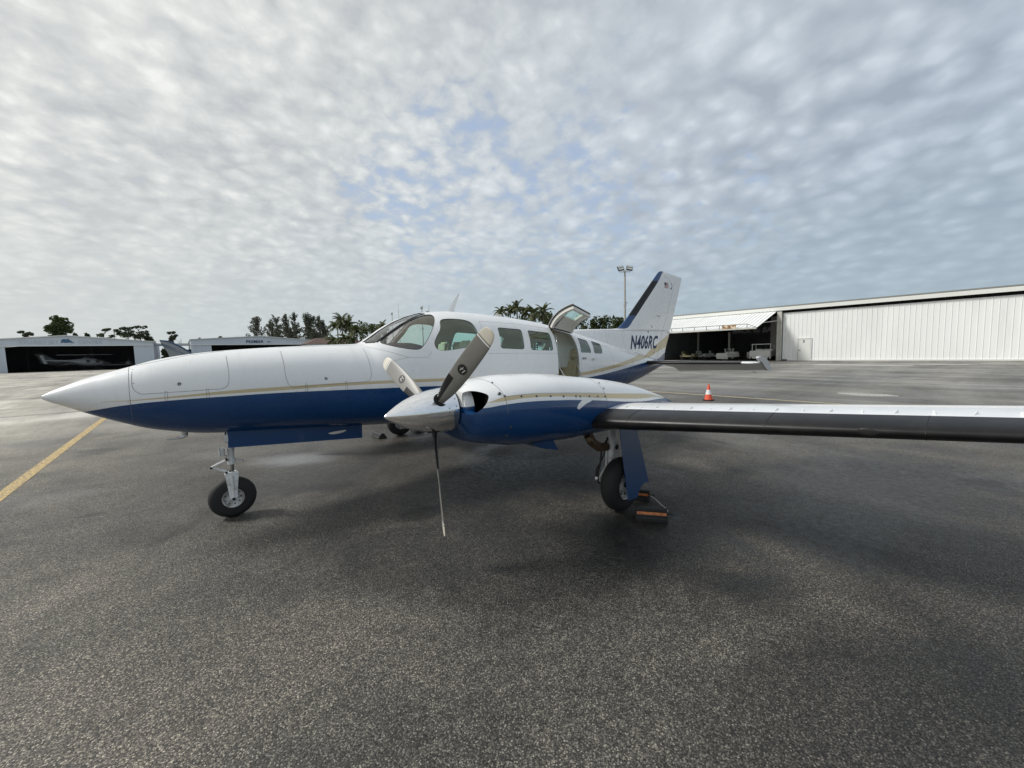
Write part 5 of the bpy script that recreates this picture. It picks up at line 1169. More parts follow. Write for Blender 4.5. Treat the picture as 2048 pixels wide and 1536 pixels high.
# ---- ground vehicles inside the hangar
M['tug_w'] = simple('tug_white', (.78,.78,.74), .4, amt=.12, scale=3)
def tug(x, y, rz, L, W, Hh, label, cab=False, masts=0):
    e = empty('baggage_tug', (x, y, 0), label, 'tow tractor', None, rz)
    def pp(b, n, m, par=e): o = b.build(n, m, None, False); o.parent = par; return o
    b = MB(); b.box((-.1,0,.62*Hh), (L*.9,W,.50*Hh), bev=.04); b.box((-L*.42,0,.55*Hh), (.14,W*1.02,.75*Hh), bev=.03); b.box((L*.30,0,.95*Hh), (L*.25,W*.8,.25*Hh), bev=.03); pp(b, 'body', M['tug_w'])
    for sx in (-.30,.32):
        for sy in (-1,1):
            b = MB(); b.lathe([(-.10,.10),(-.11,.24),(-.07,.29),(.07,.29),(.11,.24),(.10,.10)], (L*sx, sy*W*.42, .29), (0,1,0), 18, cap=(True,True)); pp(b, 'wheel', M['tyre'])
    for sy in (-1,1):
        b = MB(); b.box((-L*.42-.085, sy*W*.26, .68*Hh), (.03,W*.17,.20*Hh)); pp(b, 'headlight', M['dark'])
    b = MB(); b.cyl((0,0,.85*Hh),(.15,0,1.2*Hh), .02, n=6); b.lathe([(0,.17),(.02,.19),(.04,.17)], (.15,0,1.2*Hh), (.4,0,1), 16); pp(b, 'steering_wheel', M['dark'])
    if cab:
        b = MB()
        for sx in (-.25,.35):
            for sy in (-1,1): b.box((L*sx, sy*W*.44, 1.15*Hh), (.06,.06,.75*Hh))
        b.box((L*.05, 0, 1.54*Hh), (L*.66,W*.95,.07)); pp(b, 'canopy', M['tug_w'])
    for k in range(masts):
        b = MB(); b.box((-L*.1+.25*k, -W*.3+W*.6*(k % 2), 1.15*Hh), (.05,.05,.6)); b.box((-L*.1+.25*k, -W*.3+W*.6*(k % 2), 1.45*Hh), (.3,.04,.05)); pp(b, 'rail', M['tug_w'])
    return e
tug(52.4, 11.1, R(-3), 1.7, 2.15, 1.2, 'wide white tow tractor with canopy nearest the door post inside the hangar', cab=True)
tug(52.8, 15.0, R(-20), 2.3, 1.6, .95, 'smaller white tow tractor with upright rails left of the canopied one', masts=4)
tug(55.4, 15.9, R(15), 2.2, 1.3, .9, 'white tow tractor half hidden behind the railed tow tractor', masts=2)
tug(55.8, 12.9, R(0), 2.2, 1.4, 1.0, 'dim white tow tractor behind and between the two front tow tractors')
def low_aircraft(x, y, rz, label, c):
    e = empty('utility_cart', (x, y, 0), label, 'utility cart', None, rz)
    def pp(b, n, m): o = b.build(n, m, None, True, 40); o.parent = e
    b = MB(); b.box((0,0,.48), (2.3,1.05,.22), bev=.05); b.box((-.85,0,.68), (.5,.95,.28), bev=.06); b.box((.55,0,.70), (.5,.9,.18), bev=.05); b.box((.85,0,.95), (.12,.85,.45), bev=.04); pp(b, 'body', c)
    b = MB(); b.cyl((-.55,.1,.75),(-.25,.1,1.1), .025, n=6); b.lathe([(0,.15),(.02,.17),(.04,.15)], (-.25,.1,1.1), (.6,0,1), 14); pp(b, 'steering_wheel', M['dark'])
    for sx in (-.8,.8):
        for sy in (-1,1):
            b = MB(); b.lathe([(-.08,.08),(-.09,.2),(-.05,.25),(.05,.25),(.09,.2),(.08,.08)], (sx, sy*.5, .25), (0,1,0), 16, cap=(True,True)); pp(b, 'wheel', M['tyre'])
    return e
M['khaki'] = simple('khaki_paint', (.28,.27,.16), .5); M['pale'] = simple('pale_grey_paint', (.45,.46,.47), .4)
low_aircraft(54.5, 20.7, R(80), 'low khaki utility cart at the left end of the hangar opening', M['khaki'])
low_aircraft(54.8, 19.0, R(60), 'low pale grey utility cart beside the khaki one', M['pale'])
low_aircraft(56.0, 17.6, R(95), 'grey utility cart parked by the column inside the hangar', M['pale'])

# ---- left hangars across the apron
def gable(name, x0, x1, xa, ze0, za, ze1, zl, op0, op1, Y, depth, label, mat):
    e = empty(name, ((x0+x1)/2, Y, 0), label, 'hangar')
    b = MB(); b.prism([(x0,Y,zl),(x1,Y,zl),(x1,Y,ze1),(xa,Y,za),(x0,Y,ze0)], (0,.25,0)); b.build('gable_fascia', mat, e, False)
    b = MB(); b.prism([(x0-.25,Y-.3,ze0),(xa,Y-.3,za),(xa,Y-.3,za+.14),(x0-.25,Y-.3,ze0+.14)], (0,depth+.4,0)); b.prism([(xa,Y-.3,za),(x1+.25,Y-.3,ze1),(x1+.25,Y-.3,ze1+.14),(xa,Y-.3,za+.14)], (0,depth+.4,0)); b.build('roof', M['fascia'], e, False)
    b = MB(); b.box(((x0+x1)/2, Y-.05, zl), (x1-x0,.16,.16)); b.build('lintel', M['fascia'], e, False)
    for a, c in ((x0, op0), (op1, x1)):
        if c - a > .3:
            b = MB(); k = int((c-a)/.5)
            for i in range(k): b.box((a + (c-a)*(i+.5)/k, Y+.1 + (.03 if i % 2 else 0), zl/2-.04), ((c-a)/k, .12, zl-.09))
            b.build('front_wall', mat, e, False)
    b = MB(); b.box((x0+.1, Y+depth/2+.1, ze0/2), (.2, depth, ze0)); b.build('side_wall', mat, e, False)
    b = MB(); k = int(depth/.7)
    for i in range(k): b.box((x1-.1+(.05 if i % 2 else 0), Y+.2+depth*(i+.5)/k, ze1/2), (.2, depth/k, ze1))
    b.build('side_wall', mat, e, False)
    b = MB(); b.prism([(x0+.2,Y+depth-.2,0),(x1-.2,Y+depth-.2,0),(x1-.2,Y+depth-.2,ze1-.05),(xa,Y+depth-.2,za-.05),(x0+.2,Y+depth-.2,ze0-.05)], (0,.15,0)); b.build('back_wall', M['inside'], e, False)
    for q in (.3,.62,.9):
        b = MB(); b.box((x0+(x1-x0)*q, Y+depth*.6, zl/2), (.3,.3,zl)); b.build('column', M['inside'], e, False)
    b = MB(); b.box(((x0+x1)/2, Y+depth/2+.2, .008), (x1-x0-.6, depth-.4, .012)); b.build('floor', M['slab'], e, False)
    return e
Y1 = 118
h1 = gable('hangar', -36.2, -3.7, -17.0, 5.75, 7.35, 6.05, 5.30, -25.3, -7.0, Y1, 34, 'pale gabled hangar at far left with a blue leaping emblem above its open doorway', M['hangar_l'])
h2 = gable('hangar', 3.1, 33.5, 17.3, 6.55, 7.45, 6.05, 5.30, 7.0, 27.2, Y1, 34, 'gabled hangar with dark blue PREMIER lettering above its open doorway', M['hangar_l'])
def wall_text(s, x, z, size, mat, par, bold=.0, sx=1.0, Y=Y1-.33):
    V, F_ = text_mesh(s, size, 0, bold, sx=sx); b = MB(); b.add([(x+q[0], Y+.3, z+q[1]) for q in V], F_); b.build('sign_lettering', mat, par, False, recalc=False)
M['faint'] = simple('faded_grey_lettering', (.42,.47,.53), .6); M['logo'] = simple('emblem_blue', (.045,.11,.20), .5)
wall_text('PREMIER', 14.25, 5.72, .98, M['navy'], h2, .028)
wall_text('STUART JET', -23.4, 5.70, .95, M['faint'], h1, .0); wall_text('CENTER', -15.5, 5.70, .95, M['faint'], h1, .0)
b = MB(); b.prism([(x, Y1-.02, z) for x, z in [(18.85,5.98),(19.3,6.12),(20.0,6.0),(19.6,5.9),(19.2,5.85)]], (0,.01,0)); b.build('sign_mark', M['navy'], h2, False)
u2 = lambda u, v: (at(u, v, 118)).x
pts = [(824,583),(840,566),(826,556),(850,538),(880,533),(905,540),(925,530),(950,545),(985,568),(1020,590),(985,586),(950,580),(920,584),(890,586),(860,580),(838,590)]
P = []
for a, c_ in pts:
    u, v = a/6.827, 600 + c_/6.827; d = _f + _r2*((u-1024)/FPX) - _u2*((v-768)/FPX); k = (Y1-.03-CAMP[1])/d.y; P.append((CAMP[0]+d.x*k, Y1-.03, CAMP[2]+d.z*k))
b = MB(); b.prism(P, (0,.01,0)); b.build('leaping_emblem', M['logo'], h1, False)
# canopy beam joining the two hangars
e = empty('covered_walkway', (-.3, Y1+6, 0), 'flat grey canopy spanning the gap between the two far hangars', 'canopy')
b = MB(); b.box((-.3, Y1+6, 5.55), (6.6, 4, .5)); b.build('canopy_roof', M['pale'], e, False)
for x in (-3.3, 2.8):
    b = MB(); b.box((x, Y1+4.3, 2.65), (.25,.25,5.3)); b.build('post', M['pale'], e, False)

# ---- aircraft stored in and before the left hangars
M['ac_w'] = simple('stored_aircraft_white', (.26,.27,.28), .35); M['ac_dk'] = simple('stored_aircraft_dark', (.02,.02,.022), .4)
def small_jet(x, y, rz, s, label, name='business_jet', stripe=False):
    e = empty(name, (x, y, 0), label, 'airplane', None, rz)
    def pp(b, n, m, sm=True): o = b.build(n, m, None, sm, 40); o.parent = e; o.scale = (s,s,s); return o
    b = MB(); b.rings([[(q, w*math.cos(a), z + h*math.sin(a)) for a in [2*math.pi*k/18 for k in range(18)]] for q, z, w, h in ((-6.6,1.55,.03,.03),(-6.3,1.58,.28,.25),(-5.4,1.68,.62,.62),(-4.6,1.78,.78,.82),(-3,1.80,.84,.88),(1.5,1.80,.84,.88),(3.5,1.92,.66,.70),(5.5,2.12,.35,.38),(6.6,2.28,.08,.10))]); pp(b, 'fuselage', M['ac_w'])
    b = MB()
    b.rings([[(q, sy_, z) for q, sy_ in ((x0,0),(x0+(x1-x0)*.3,.09),(x1,0),(x0+(x1-x0)*.3,-.09))] for z, x0, x1 in ((2.2,2.6,6.3),(2.75,3.6,6.45),(4.6,5.9,7.4))]); pp(b, 'tail_fin', M['ac_w'])
    b = MB(); b.tube([(3.4,0,2.7),(4.4,0,3.45),(5.9,0,4.62)], .10, 6); b.tube([(3.9,-.09,2.7),(4.7,-.08,3.3),(5.9,-.06,4.3)], .05, 6); pp(b, 'fin_stripe', M['logo'])
    b = MB(); b.prism([(6.1,-2.2,4.4),(5.7,0,4.4),(6.1,2.2,4.4),(6.9,2.2,4.4),(7.1,0,4.4),(6.9,-2.2,4.4)], (0,0,.08)); pp(b, 'tailplane', M['ac_w'])
    for sy in (-1,1):
        b = MB(); b.prism([(-.8,sy*.5,1.15),(1.9,sy*.5,1.15),(1.7,sy*6.5,1.5),(.7,sy*6.5,1.5)], (0,0,.14)); pp(b, 'wing', M['ac_w'])
        b = MB(); b.lathe([(0,.30),(.1,.40),(1.2,.42),(2.1,.26)], (2.2,sy*1.25,2.15), (1,0,0), 18, cap=(False,True)); b.lathe([(.05,.33),(.06,.0)], (2.2,sy*1.25,2.15), (1,0,0), 18, mi=1); pp(b, 'engine', [M['ac_w'], M['ac_dk']])
    b = MB(); b.box((-5.35,0,2.12),(.5,.9,.22), bev=.05); pp(b, 'windshield', M['ac_dk'])
    for k in range(6):
        b = MB(); b.cyl((-3.4+.7*k,-.86,1.98),(-3.4+.7*k,.86,1.98), .13, n=12); pp(b, 'cabin_window', M['ac_dk'])
    for wx, wy in ((-4.6,0),(.9,-1.3),(.9,1.3)):
        b = MB(); b.cyl((wx,wy,1.2),(wx,wy,.2), .05); b.lathe([(-.1,.1),(-.1,.22),(.1,.22),(.1,.1)], (wx,wy,.22), (0,1,0), 16, cap=(True,True)); pp(b, 'landing_gear', M['ac_dk'])
    return e
small_jet(-17.6, 130, R(180), .85, 'white business jet with a row of round cabin windows inside the far left hangar')
# helicopter beside the jet
e = empty('helicopter', (-15.0, 123.0, 0), 'white helicopter with a long rotor blade inside the far left hangar', 'helicopter', None, R(200))
def hp(b, n, m): o = b.build(n, m, None, True, 40); o.parent = e
b = MB(); b.rings([[(q, w*math.cos(a), z + h*math.sin(a)) for a in [2*math.pi*k/18 for k in range(18)]] for q, z, w, h in ((-2.6,1.5,.1,.1),(-2.3,1.5,.6,.5),(-1.2,1.7,.85,.85),(.4,1.8,.85,.9),(1.5,1.9,.55,.6),(2.6,2.1,.22,.24),(6.2,2.3,.10,.12))]); hp(b, 'body', M['ac_w'])
b = MB(); b.cyl((-1.4,-.88,1.9),(-1.4,.88,1.9), .34, n=20); b.cyl((.1,-.90,2.0),(.1,.90,2.0), .30, n=20); hp(b, 'cabin_window', M['ac_dk'])
b = MB(); b.cyl((.2,0,2.6),(.2,0,3.4), .10); b.box((.2,0,2.75),(1.2,.5,.3), bev=.08); hp(b, 'rotor_mast', M['ac_dk'])
b = MB(); b.box((.2,0,3.42),(8.6,.24,.09)); hp(b, 'rotor_blade', M['ac_w'])
b = MB(); b.prism([(5.9,-.05,1.6),(6.4,-.05,1.6),(6.9,-.05,3.4),(6.4,-.05,3.4)], (0,.1,0)); hp(b, 'tail_fin', M['ac_w'])
for sy in (-.8,.8):
    b = MB(); b.tube([(-2.3,sy,.35),(-2.1,sy,.12),(1.4,sy,.12)], .06, 6); b.cyl((-1.2,sy*.8,1.0),(-1.2,sy,.12), .04); b.cyl((.7,sy*.8,1.0),(.7,sy,.12), .04); hp(b, 'skid', M['ac_dk'])
# light aircraft at the right-hand side of that hangar
e = empty('light_airplane', (-8.6, 126, 0), 'low white light airplane seen nose on at the right side of the far left hangar', 'airplane', None, R(95))
def hp(b, n, m): o = b.build(n, m, None, True, 40); o.parent = e
b = MB(); b.rings([[(q, w*math.cos(a), z + h*math.sin(a)) for a in [2*math.pi*k/14 for k in range(14)]] for q, z, w, h in ((-2.3,1.2,.15,.15),(-2.0,1.2,.45,.4),(-.6,1.35,.6,.6),(1.0,1.35,.5,.5),(4.5,1.4,.12,.15))]); hp(b, 'fuselage', M['ac_w'])
b = MB(); b.box((-.3,0,1.02),(1.5,9.4,.14), bev=.04); hp(b, 'wing', M['ac_w'])
b = MB(); b.prism([(3.6,-.04,1.5),(4.6,-.04,1.5),(4.8,-.04,2.6),(4.3,-.04,2.6)], (0,.08,0)); b.box((4.2,0,1.5),(.8,3,.08)); hp(b, 'tail', M['ac_w'])
for wx, wy in ((-1.8,0),(.1,-1.2),(.1,1.2)):
    b = MB(); b.cyl((wx,wy,1.0),(wx,wy,.2), .05); b.lathe([(-.07,.05),(-.07,.2),(.07,.2),(.07,.05)], (wx,wy,.2), (0,1,0), 16, cap=(True,True)); hp(b, 'landing_gear', M['ac_dk'])
# parked aeroplane whose striped fin shows over the nose
p = at(352, 700, 46)
e = empty('parked_airplane', (p.x, p.y, 0), 'parked airplane whose curved white fin with dark blue stripes shows above the nose', 'airplane', None, R(15))
def hp(b, n, m): o = b.build(n, m, None, True, 40); o.parent = e; return o
b = MB(); b.rings([[(q, w*math.cos(a), z + h*math.sin(a)) for a in [2*math.pi*k/18 for k in range(18)]] for q, z, w, h in ((-1.0,1.25,.03,.05),(0,1.22,.16,.2),(2,1.1,.45,.42),(4,1.0,.58,.55),(6.5,1.0,.5,.5),(7.6,.95,.15,.15))]); hp(b, 'fuselage', M['ac_w'])
LE_ = [(-1.05,3.42),(-.65,3.38),(-.2,3.22),(.3,2.92),(.9,2.45),(1.5,1.95),(2.1,1.5)]; TE_ = [(-1.05,3.40),(-.95,3.05),(-.75,2.7),(-.6,2.4),(-.5,2.0),(-.35,1.7),(-.2,1.3)]
b = MB(); b.rings([[(a[0],0,a[1]), (a[0]*.6+c_[0]*.4,-.09,a[1]*.6+c_[1]*.4), (c_[0],0,c_[1]), (a[0]*.6+c_[0]*.4,.09,a[1]*.6+c_[1]*.4)] for a, c_ in zip(LE_, TE_)]); fn = hp(b, 'fin', M['ac_w'])
for off, w_ in ((0,.07),(-.45,.035),(-.60,.025)):
    b = MB(); b.tube([(a[0]+off*.8, -.06 if off else 0, a[1]+off*.55) for a in LE_[(0 if off == 0 else 1):]], w_, 6); o = b.build('fin_stripe', M['logo'], None); o.parent = fn
b = MB(); b.box((4.2,0,.95),(1.5,10,.14), bev=.04); hp(b, 'wing', M['ac_w'])
for wx, wy in ((6.8,0),(4.2,-1.6),(4.2,1.6)):
    b = MB(); b.cyl((wx,wy,.9),(wx,wy,.2), .05); b.lathe([(-.07,.05),(-.07,.2),(.07,.2),(.07,.05)], (wx,wy,.2), (0,1,0), 16, cap=(True,True)); hp(b, 'landing_gear', M['ac_dk'])
# low building with a brown roof beyond the second hangar
p = at(668, 690, 118)
e = empty('low_building', (p.x, p.y, 0), 'low building with a red-brown roof between the far hangar and the palms', 'building')
b = MB(); b.box((0,0,2.5),(14,8,5.0)); o = b.build('wall', M['fascia'], None, False); o.parent = e
b = MB(); b.rings([[(-7.6,-4.5,5.0),(7.6,-4.5,5.0),(7.6,4.5,5.0),(-7.6,4.5,5.0)], [(-4.5,-.3,6.6),(4.5,-.3,6.6),(4.5,.3,6.6),(-4.5,.3,6.6)]]); o = b.build('roof', simple('brown_roof', (.10,.06,.05), .8), None, False); o.parent = e

# ---- floodlight mast and distant lights
def floodlight(x, y, h, label, heads=2, s=1.0, group=None):
    e = empty('floodlight_mast', (x, y, 0), label, 'light mast', group)
    b = MB(); b.cyl((0,0,0),(0,0,h-.8*s), .20*s, .11*s, 14); b.cyl((0,0,h*.58),(0,0,h*.58+.35), .19*s, .19*s, 12); b.box((.3*s,0,h*.62),(.5*s,.1,.12)); o = b.build('pole', M['concrete'], None); o.parent = e
    b = MB(); b.box((0,0,h-.78*s),(.12,1.5*s,.10)); b.box((0,0,h-.70*s),(.3,.3,.2)); o = b.build('crossarm', M['post'], None, False); o.parent = e; o.rotation_euler[2] = LROT
    for sy in ([-1,1] if heads == 2 else [0]):
        T = Matrix.Rotation(LROT, 4, 'Z') @ Matrix.Translation((-.1*s, sy*.62*s, h-.30*s)) @ Matrix.Rotation(R(25), 4, 'Y') @ Matrix.Rotation(R(-sy*12), 4, 'X')
        b = MB(); b.box((0,0,0),(.28*s,.86*s,.72*s), M=T, bev=.04); o = b.build('lamp_head', M['lampbody'], None, False); o.parent = e
        b = MB(); b.box((-.155*s,0,.17*s),(.02,.74*s,.26*s), M=T); b.box((-.155*s,0,-.19*s),(.02,.74*s,.22*s), M=T); g_ = b.build('lamp_glass', M['lampglass'], None, False); g_.parent = o
    return e
M['concrete'] = simple('mast_concrete', (.36,.35,.33), .8, amt=.15, scale=3); M['lampbody'] = simple('lamp_housing', (.06,.065,.07), .5); M['lampglass'] = simple('lamp_glass_pale', (.45,.49,.47), .2)
LROT = math.atan2(.77, .64) ; p = at(1250, 690, 58); floodlight(p.x, p.y, 13.15, 'tall concrete floodlight mast with two lamp heads behind the tail')
LROT = R(-12); p = at(845, 650, 75); floodlight(p.x, p.y, 10.4, 'distant twin-headed floodlight just above the windshield roof line', s=.55)
p = at(785, 650, 88); floodlight(p.x, p.y, 10.6, 'more distant floodlight left of the thin radio mast', s=.5)
p = at(798.5, 650, 100); e = empty('radio_mast', (p.x, p.y, 0), 'thin radio mast rising above the sloping windshield', 'mast')
b = MB(); b.cyl((0,0,0),(0,0,12.5), .09, .05, 8); b.cyl((0,0,12.5),(0,0,14.1), .03, n=6); o = b.build('mast_tube', M['post'], None); o.parent = e

# ---------------------------------------------------------------- trees and palms
def leaf_mat(name, c, var=.4):
    t = MT(name, .7, 0, c, spec=.25); g_ = t.n('ShaderNodeNewGeometry'); r_ = g_.outputs['Random Per Island']
    t.set('Base Color', t.mix(r_, tuple(q*(1-var) for q in c), tuple(q*(1+var) for q in c)))
    tr = t.n('ShaderNodeBsdfTranslucent'); tr.inputs[0].default_value = (c[0]*1.3, c[1]*1.4, c[2]*.8, 1); mx = t.n('ShaderNodeMixShader'); mx.inputs[0].default_value = .18
    t.L.new(t.b.outputs[0], mx.inputs[1]); t.L.new(tr.outputs[0], mx.inputs[2]); t.L.new(mx.outputs[0], t.out.inputs[0]); return t.m
M['leaf_pine'] = leaf_mat('pine_foliage', (.078,.095,.062)); M['leaf_cas'] = leaf_mat('casuarina_foliage', (.085,.092,.072)); M['leaf_oak'] = leaf_mat('broadleaf_foliage', (.065,.085,.032), .55); M['leaf_palm'] = leaf_mat('palm_foliage', (.085,.098,.045), .6); M['leaf_deep'] = leaf_mat('dark_foliage', (.065,.078,.050))
M['bark'] = simple('tree_bark', (.085,.07,.055), .9, amt=.3, scale=2); M['palmbark'] = simple('palm_bark', (.16,.14,.11), .9, amt=.25, scale=2)
def leaves(b, c, rad, n, size, rr, flat=1.0, hang=0.0):
    """n leaf clumps spread through an ellipsoid"""
    for _ in range(n):
        while True:
            v = Vector((rr.uniform(-1,1), rr.uniform(-1,1), rr.uniform(-1,1)))
            if .25 < v.length < 1: break
        if rr.random() < .6: v = v.normalized()*rr.uniform(.72, 1.0)
        p = Vector((c[0]+v.x*rad[0], c[1]+v.y*rad[1], c[2]+v.z*rad[2])); s = size*rr.uniform(.5, 1.3)
        a = Vector((rr.gauss(0,1), rr.gauss(0,1), rr.gauss(0,.6*flat))).normalized(); d = a.cross(Vector((rr.gauss(0,1), rr.gauss(0,1), rr.gauss(0,1)))).normalized(); a, d = a*s, d*s*.6
        b.add([tuple(p-a), tuple(p-d*.9), tuple(p+a), tuple(p+d)], [(0,1,2,3)])
def tree(x, y, h, w, label, kind, seed, group='trees behind the hangars', name='tree', h0=None):
    rr = random.Random(seed); e = empty(name, (x, y, 0), label, 'tree', group); tb = MB(); lb = MB(); lm = 'leaf_oak'
    lean = rr.uniform(-.06,.06)*h; top = Vector((lean, 0, h))
    def limb(a, c, r0, r1):
        mid = (a+c)/2 + Vector((rr.uniform(-1,1), rr.uniform(-1,1), .3))*(c-a).length*.10; tb.tube([tuple(a), tuple(mid), tuple(c)], [r0, (r0+r1)/2, r1], 6)
    if kind == 'pine':   # tall trunk, flat-topped open clumps
        lm = 'leaf_pine'; limb(Vector((0,0,0)), Vector((lean,0,h*.93)), .22*h/12, .06)
        for k in range(rr.randint(11,13)):
            f = rr.uniform(.55, 1.0); a = rr.uniform(0, 6.28); L = w*.5*rr.uniform(.25,1)*(1.15-f*.35); c = Vector((lean*f + L*math.cos(a), L*math.sin(a), h*f*.97 + .2))
            limb(Vector((lean*f,0,h*(f-.10))), c, .07, .03); leaves(lb, c, (w*.22, w*.22, h*.036), 85, .27, rr, .5); leaves(lb, c + Vector((w*.12,0,h*.02)), (w*.13, w*.13, h*.022), 35, .25, rr, .5)
    elif kind == 'oak':
        limb(Vector((0,0,0)), Vector((lean,0,h*.55)), .35*h/12, .2)
        for k in range(38):
            f = rr.uniform(.40, .97); a = rr.uniform(0, 6.28); rmax = w*.5*max(.05, 1 - ((f-.66)/.34)**2)**.5*.82; L = rmax*rr.uniform(.2,1.25); c = Vector((L*math.cos(a)+lean, L*math.sin(a), h*f))
            limb(Vector((lean*.5,0,h*rr.uniform(.3,.5))), c, .12, .04); q = rr.uniform(.13,.23); leaves(lb, c, (w*q, w*q, h*q*.34), 150, .34, rr, .6)
    elif kind == 'cas':   # feathery upright sprays
        lm = 'leaf_cas'; limb(Vector((0,0,0)), Vector((lean,0,h*.95)), .16, .03)
        for k in range(44):
            f = rr.uniform(.30, 1.0); a = rr.uniform(0, 6.28); L = w*.5*min(1, (1.15-f)*2.2)*rr.uniform(.2,1); base = Vector((lean*f,0,h*(f-.12))); c = Vector((lean*f + L*math.cos(a), L*math.sin(a), h*f))
            limb(base, c, .045, .015)
            for q in range(5): leaves(lb, base.lerp(c, .35+.17*q) + Vector((0,0,rr.uniform(-.2,.3))), (.38,.38,.50), 11, .24, rr, 1.2)
    elif kind == 'dead':
        limb(Vector((0,0,0)), Vector((lean,0,h*.8)), .14, .06)
        for k in range(7): a = rr.uniform(0,6.28); limb(Vector((lean*.7,0,h*rr.uniform(.45,.75))), Vector((w*.5*math.cos(a), w*.5*math.sin(a), h*rr.uniform(.75,1))), .05, .015)
    elif kind == 'bush':
        lm = 'leaf_deep'; limb(Vector((0,0,0)), Vector((0,0,h*.6)), .12, .05)
        for k in range(16):
            a = rr.uniform(0,6.28); L = w*.42*rr.uniform(0,1); c = Vector((L*math.cos(a), L*math.sin(a), h*rr.uniform(.2,.9))); leaves(lb, c, (w*.18,w*.18,h*.13), 85, .42, rr)
    elif kind == 'round':
        for k in range(4): limb(Vector((rr.uniform(-.3,.3),rr.uniform(-.3,.3),0)), Vector((rr.uniform(-1,1)*w*.25, rr.uniform(-1,1)*w*.25, h*.6)), .14, .06)
        for k in range(26):
            a = rr.uniform(0,6.28); f = rr.uniform(.30,.93); L = w*.5*math.sqrt(max(.05, 1-((f-.5)/.52)**2))*rr.uniform(.3,.95); c = Vector((L*math.cos(a), L*math.sin(a), h*f)); q = rr.uniform(.10,.17); leaves(lb, c, (w*q,w*q,h*q*.9), 75, .24, rr)
    o = tb.build('trunk', M['bark'], None); o.parent = e
    if lb.v: o = lb.build('crown', M[lm], None, False, recalc=False); o.parent = e
    return e
def palm(x, y, h, label, seed, fr=2.6, n=20, group='palms beyond the airplane', droop=1.0):
    rr = random.Random(seed); e = empty('palm_tree', (x, y, 0), label, 'palm tree', group)
    b = MB(); ln_ = rr.uniform(-.3,.3); b.tube([(0,0,0),(ln_*.3,0,h*.3),(ln_,0,h-fr*.55)], [.20,.15,.11], 8); o = b.build('trunk', M['palmbark'], None); o.parent = e
    b = MB(); c = Vector((ln_, 0, h-fr*.55))
    for k in range(n):
        az = 2*math.pi*k/n + rr.uniform(-.2,.2); el = rr.uniform(-.25, 1.45); L = fr*rr.uniform(.8,1.12); hd = Vector((math.cos(az), math.sin(az), 0)); P = []; d = hd*math.cos(el) + Vector((0,0,math.sin(el))); p_ = Vector(c); seg = 11
        for i in range(seg+1):
            P.append(Vector(p_)); p_ = p_ + d*(L/seg); d = (d + Vector((0,0,-.13*droop*(1+i*.12)))).normalized()
        side = hd.cross(Vector((0,0,1)))
        for i in range(seg):
            t_ = (P[i+1]-P[i]).normalized(); w_ = .42*math.sin(math.pi*(.12+.85*i/seg))*fr/2.6
            for s_ in (-1,1):
                for q in (.15,.65):
                    A = P[i].lerp(P[i+1], q); B = A + (side*s_*.8 + t_*.5 + Vector((0,0,-.35-rr.random()*.25))).normalized()*w_*1.35; wv = t_*.075
                    b.add([tuple(A-wv), tuple(A+wv), tuple(B+wv*.4), tuple(B-wv*.4)], [(0,1,2,3)])
            b.add([tuple(P[i]-Vector((0,0,.02))), tuple(P[i]+Vector((0,0,.02))), tuple(P[i+1]+Vector((0,0,.015))), tuple(P[i+1]-Vector((0,0,.015)))], [(0,1,2,3)])
    o = b.build('fronds', M['leaf_palm'], None, False, recalc=False); o.parent = e; return e
def put_tree(u, vtop, dist, wpx, label, kind, seed, **kw):
    p = at(u, vtop, dist); w = wpx*dist_scale(u, dist); return tree(p.x, p.y, p.z, w, label, kind, seed, **kw)
def dist_scale(u, dist):
    a = at(u-10, 700, dist); c = at(u+10, 700, dist); return (a-c).length/20
put_tree(50, 664, 175, 34, 'small open pine farthest left behind the hangar roof', 'pine', 11)
put_tree(113, 634, 165, 58, 'large dense broadleaf tree rising behind the left hangar peak', 'oak', 12)
put_tree(150, 664, 170, 22, 'low dark tree just right of the large broadleaf tree', 'bush', 13)
put_tree(172, 667, 172, 20, 'low dark bushy top between the large tree and the row of pines', 'bush', 14)
put_tree(203, 656, 165, 36, 'feathery pine at the left end of the row of pines', 'pine', 15)
put_tree(229, 658, 172, 26, 'short pine second in the row of pines', 'pine', 16)
put_tree(250, 652, 165, 34, 'tall flat-topped pine in the middle of the row', 'pine', 17)
put_tree(280, 652, 166, 36, 'tall flat-topped pine at the right of the row', 'pine', 18)
put_tree(298, 671, 168, 26, 'low spreading tree at the right end of the pine row', 'bush', 19)
put_tree(338, 664, 150, 20, 'lone small pine above the gap between the two hangars', 'pine', 20)
put_tree(341, 681, 160, 26, 'flat dark tree below the lone small pine', 'bush', 21)
put_tree(357, 676, 150, 12, 'bare dead tree beside the lone small pine', 'dead', 22)
put_tree(331, 693, 124, 24, 'dark shrub standing at the right corner of the left hangar', 'bush', 23)
put_tree(378, 700, 126, 12, 'dark shrub at the left corner of the PREMIER hangar', 'bush', 24)
put_tree(401, 672, 175, 26, 'rounded treetop over the left end of the PREMIER hangar', 'bush', 25)
put_tree(442, 672, 175, 30, 'rounded treetop over the middle left of the PREMIER hangar', 'bush', 26)
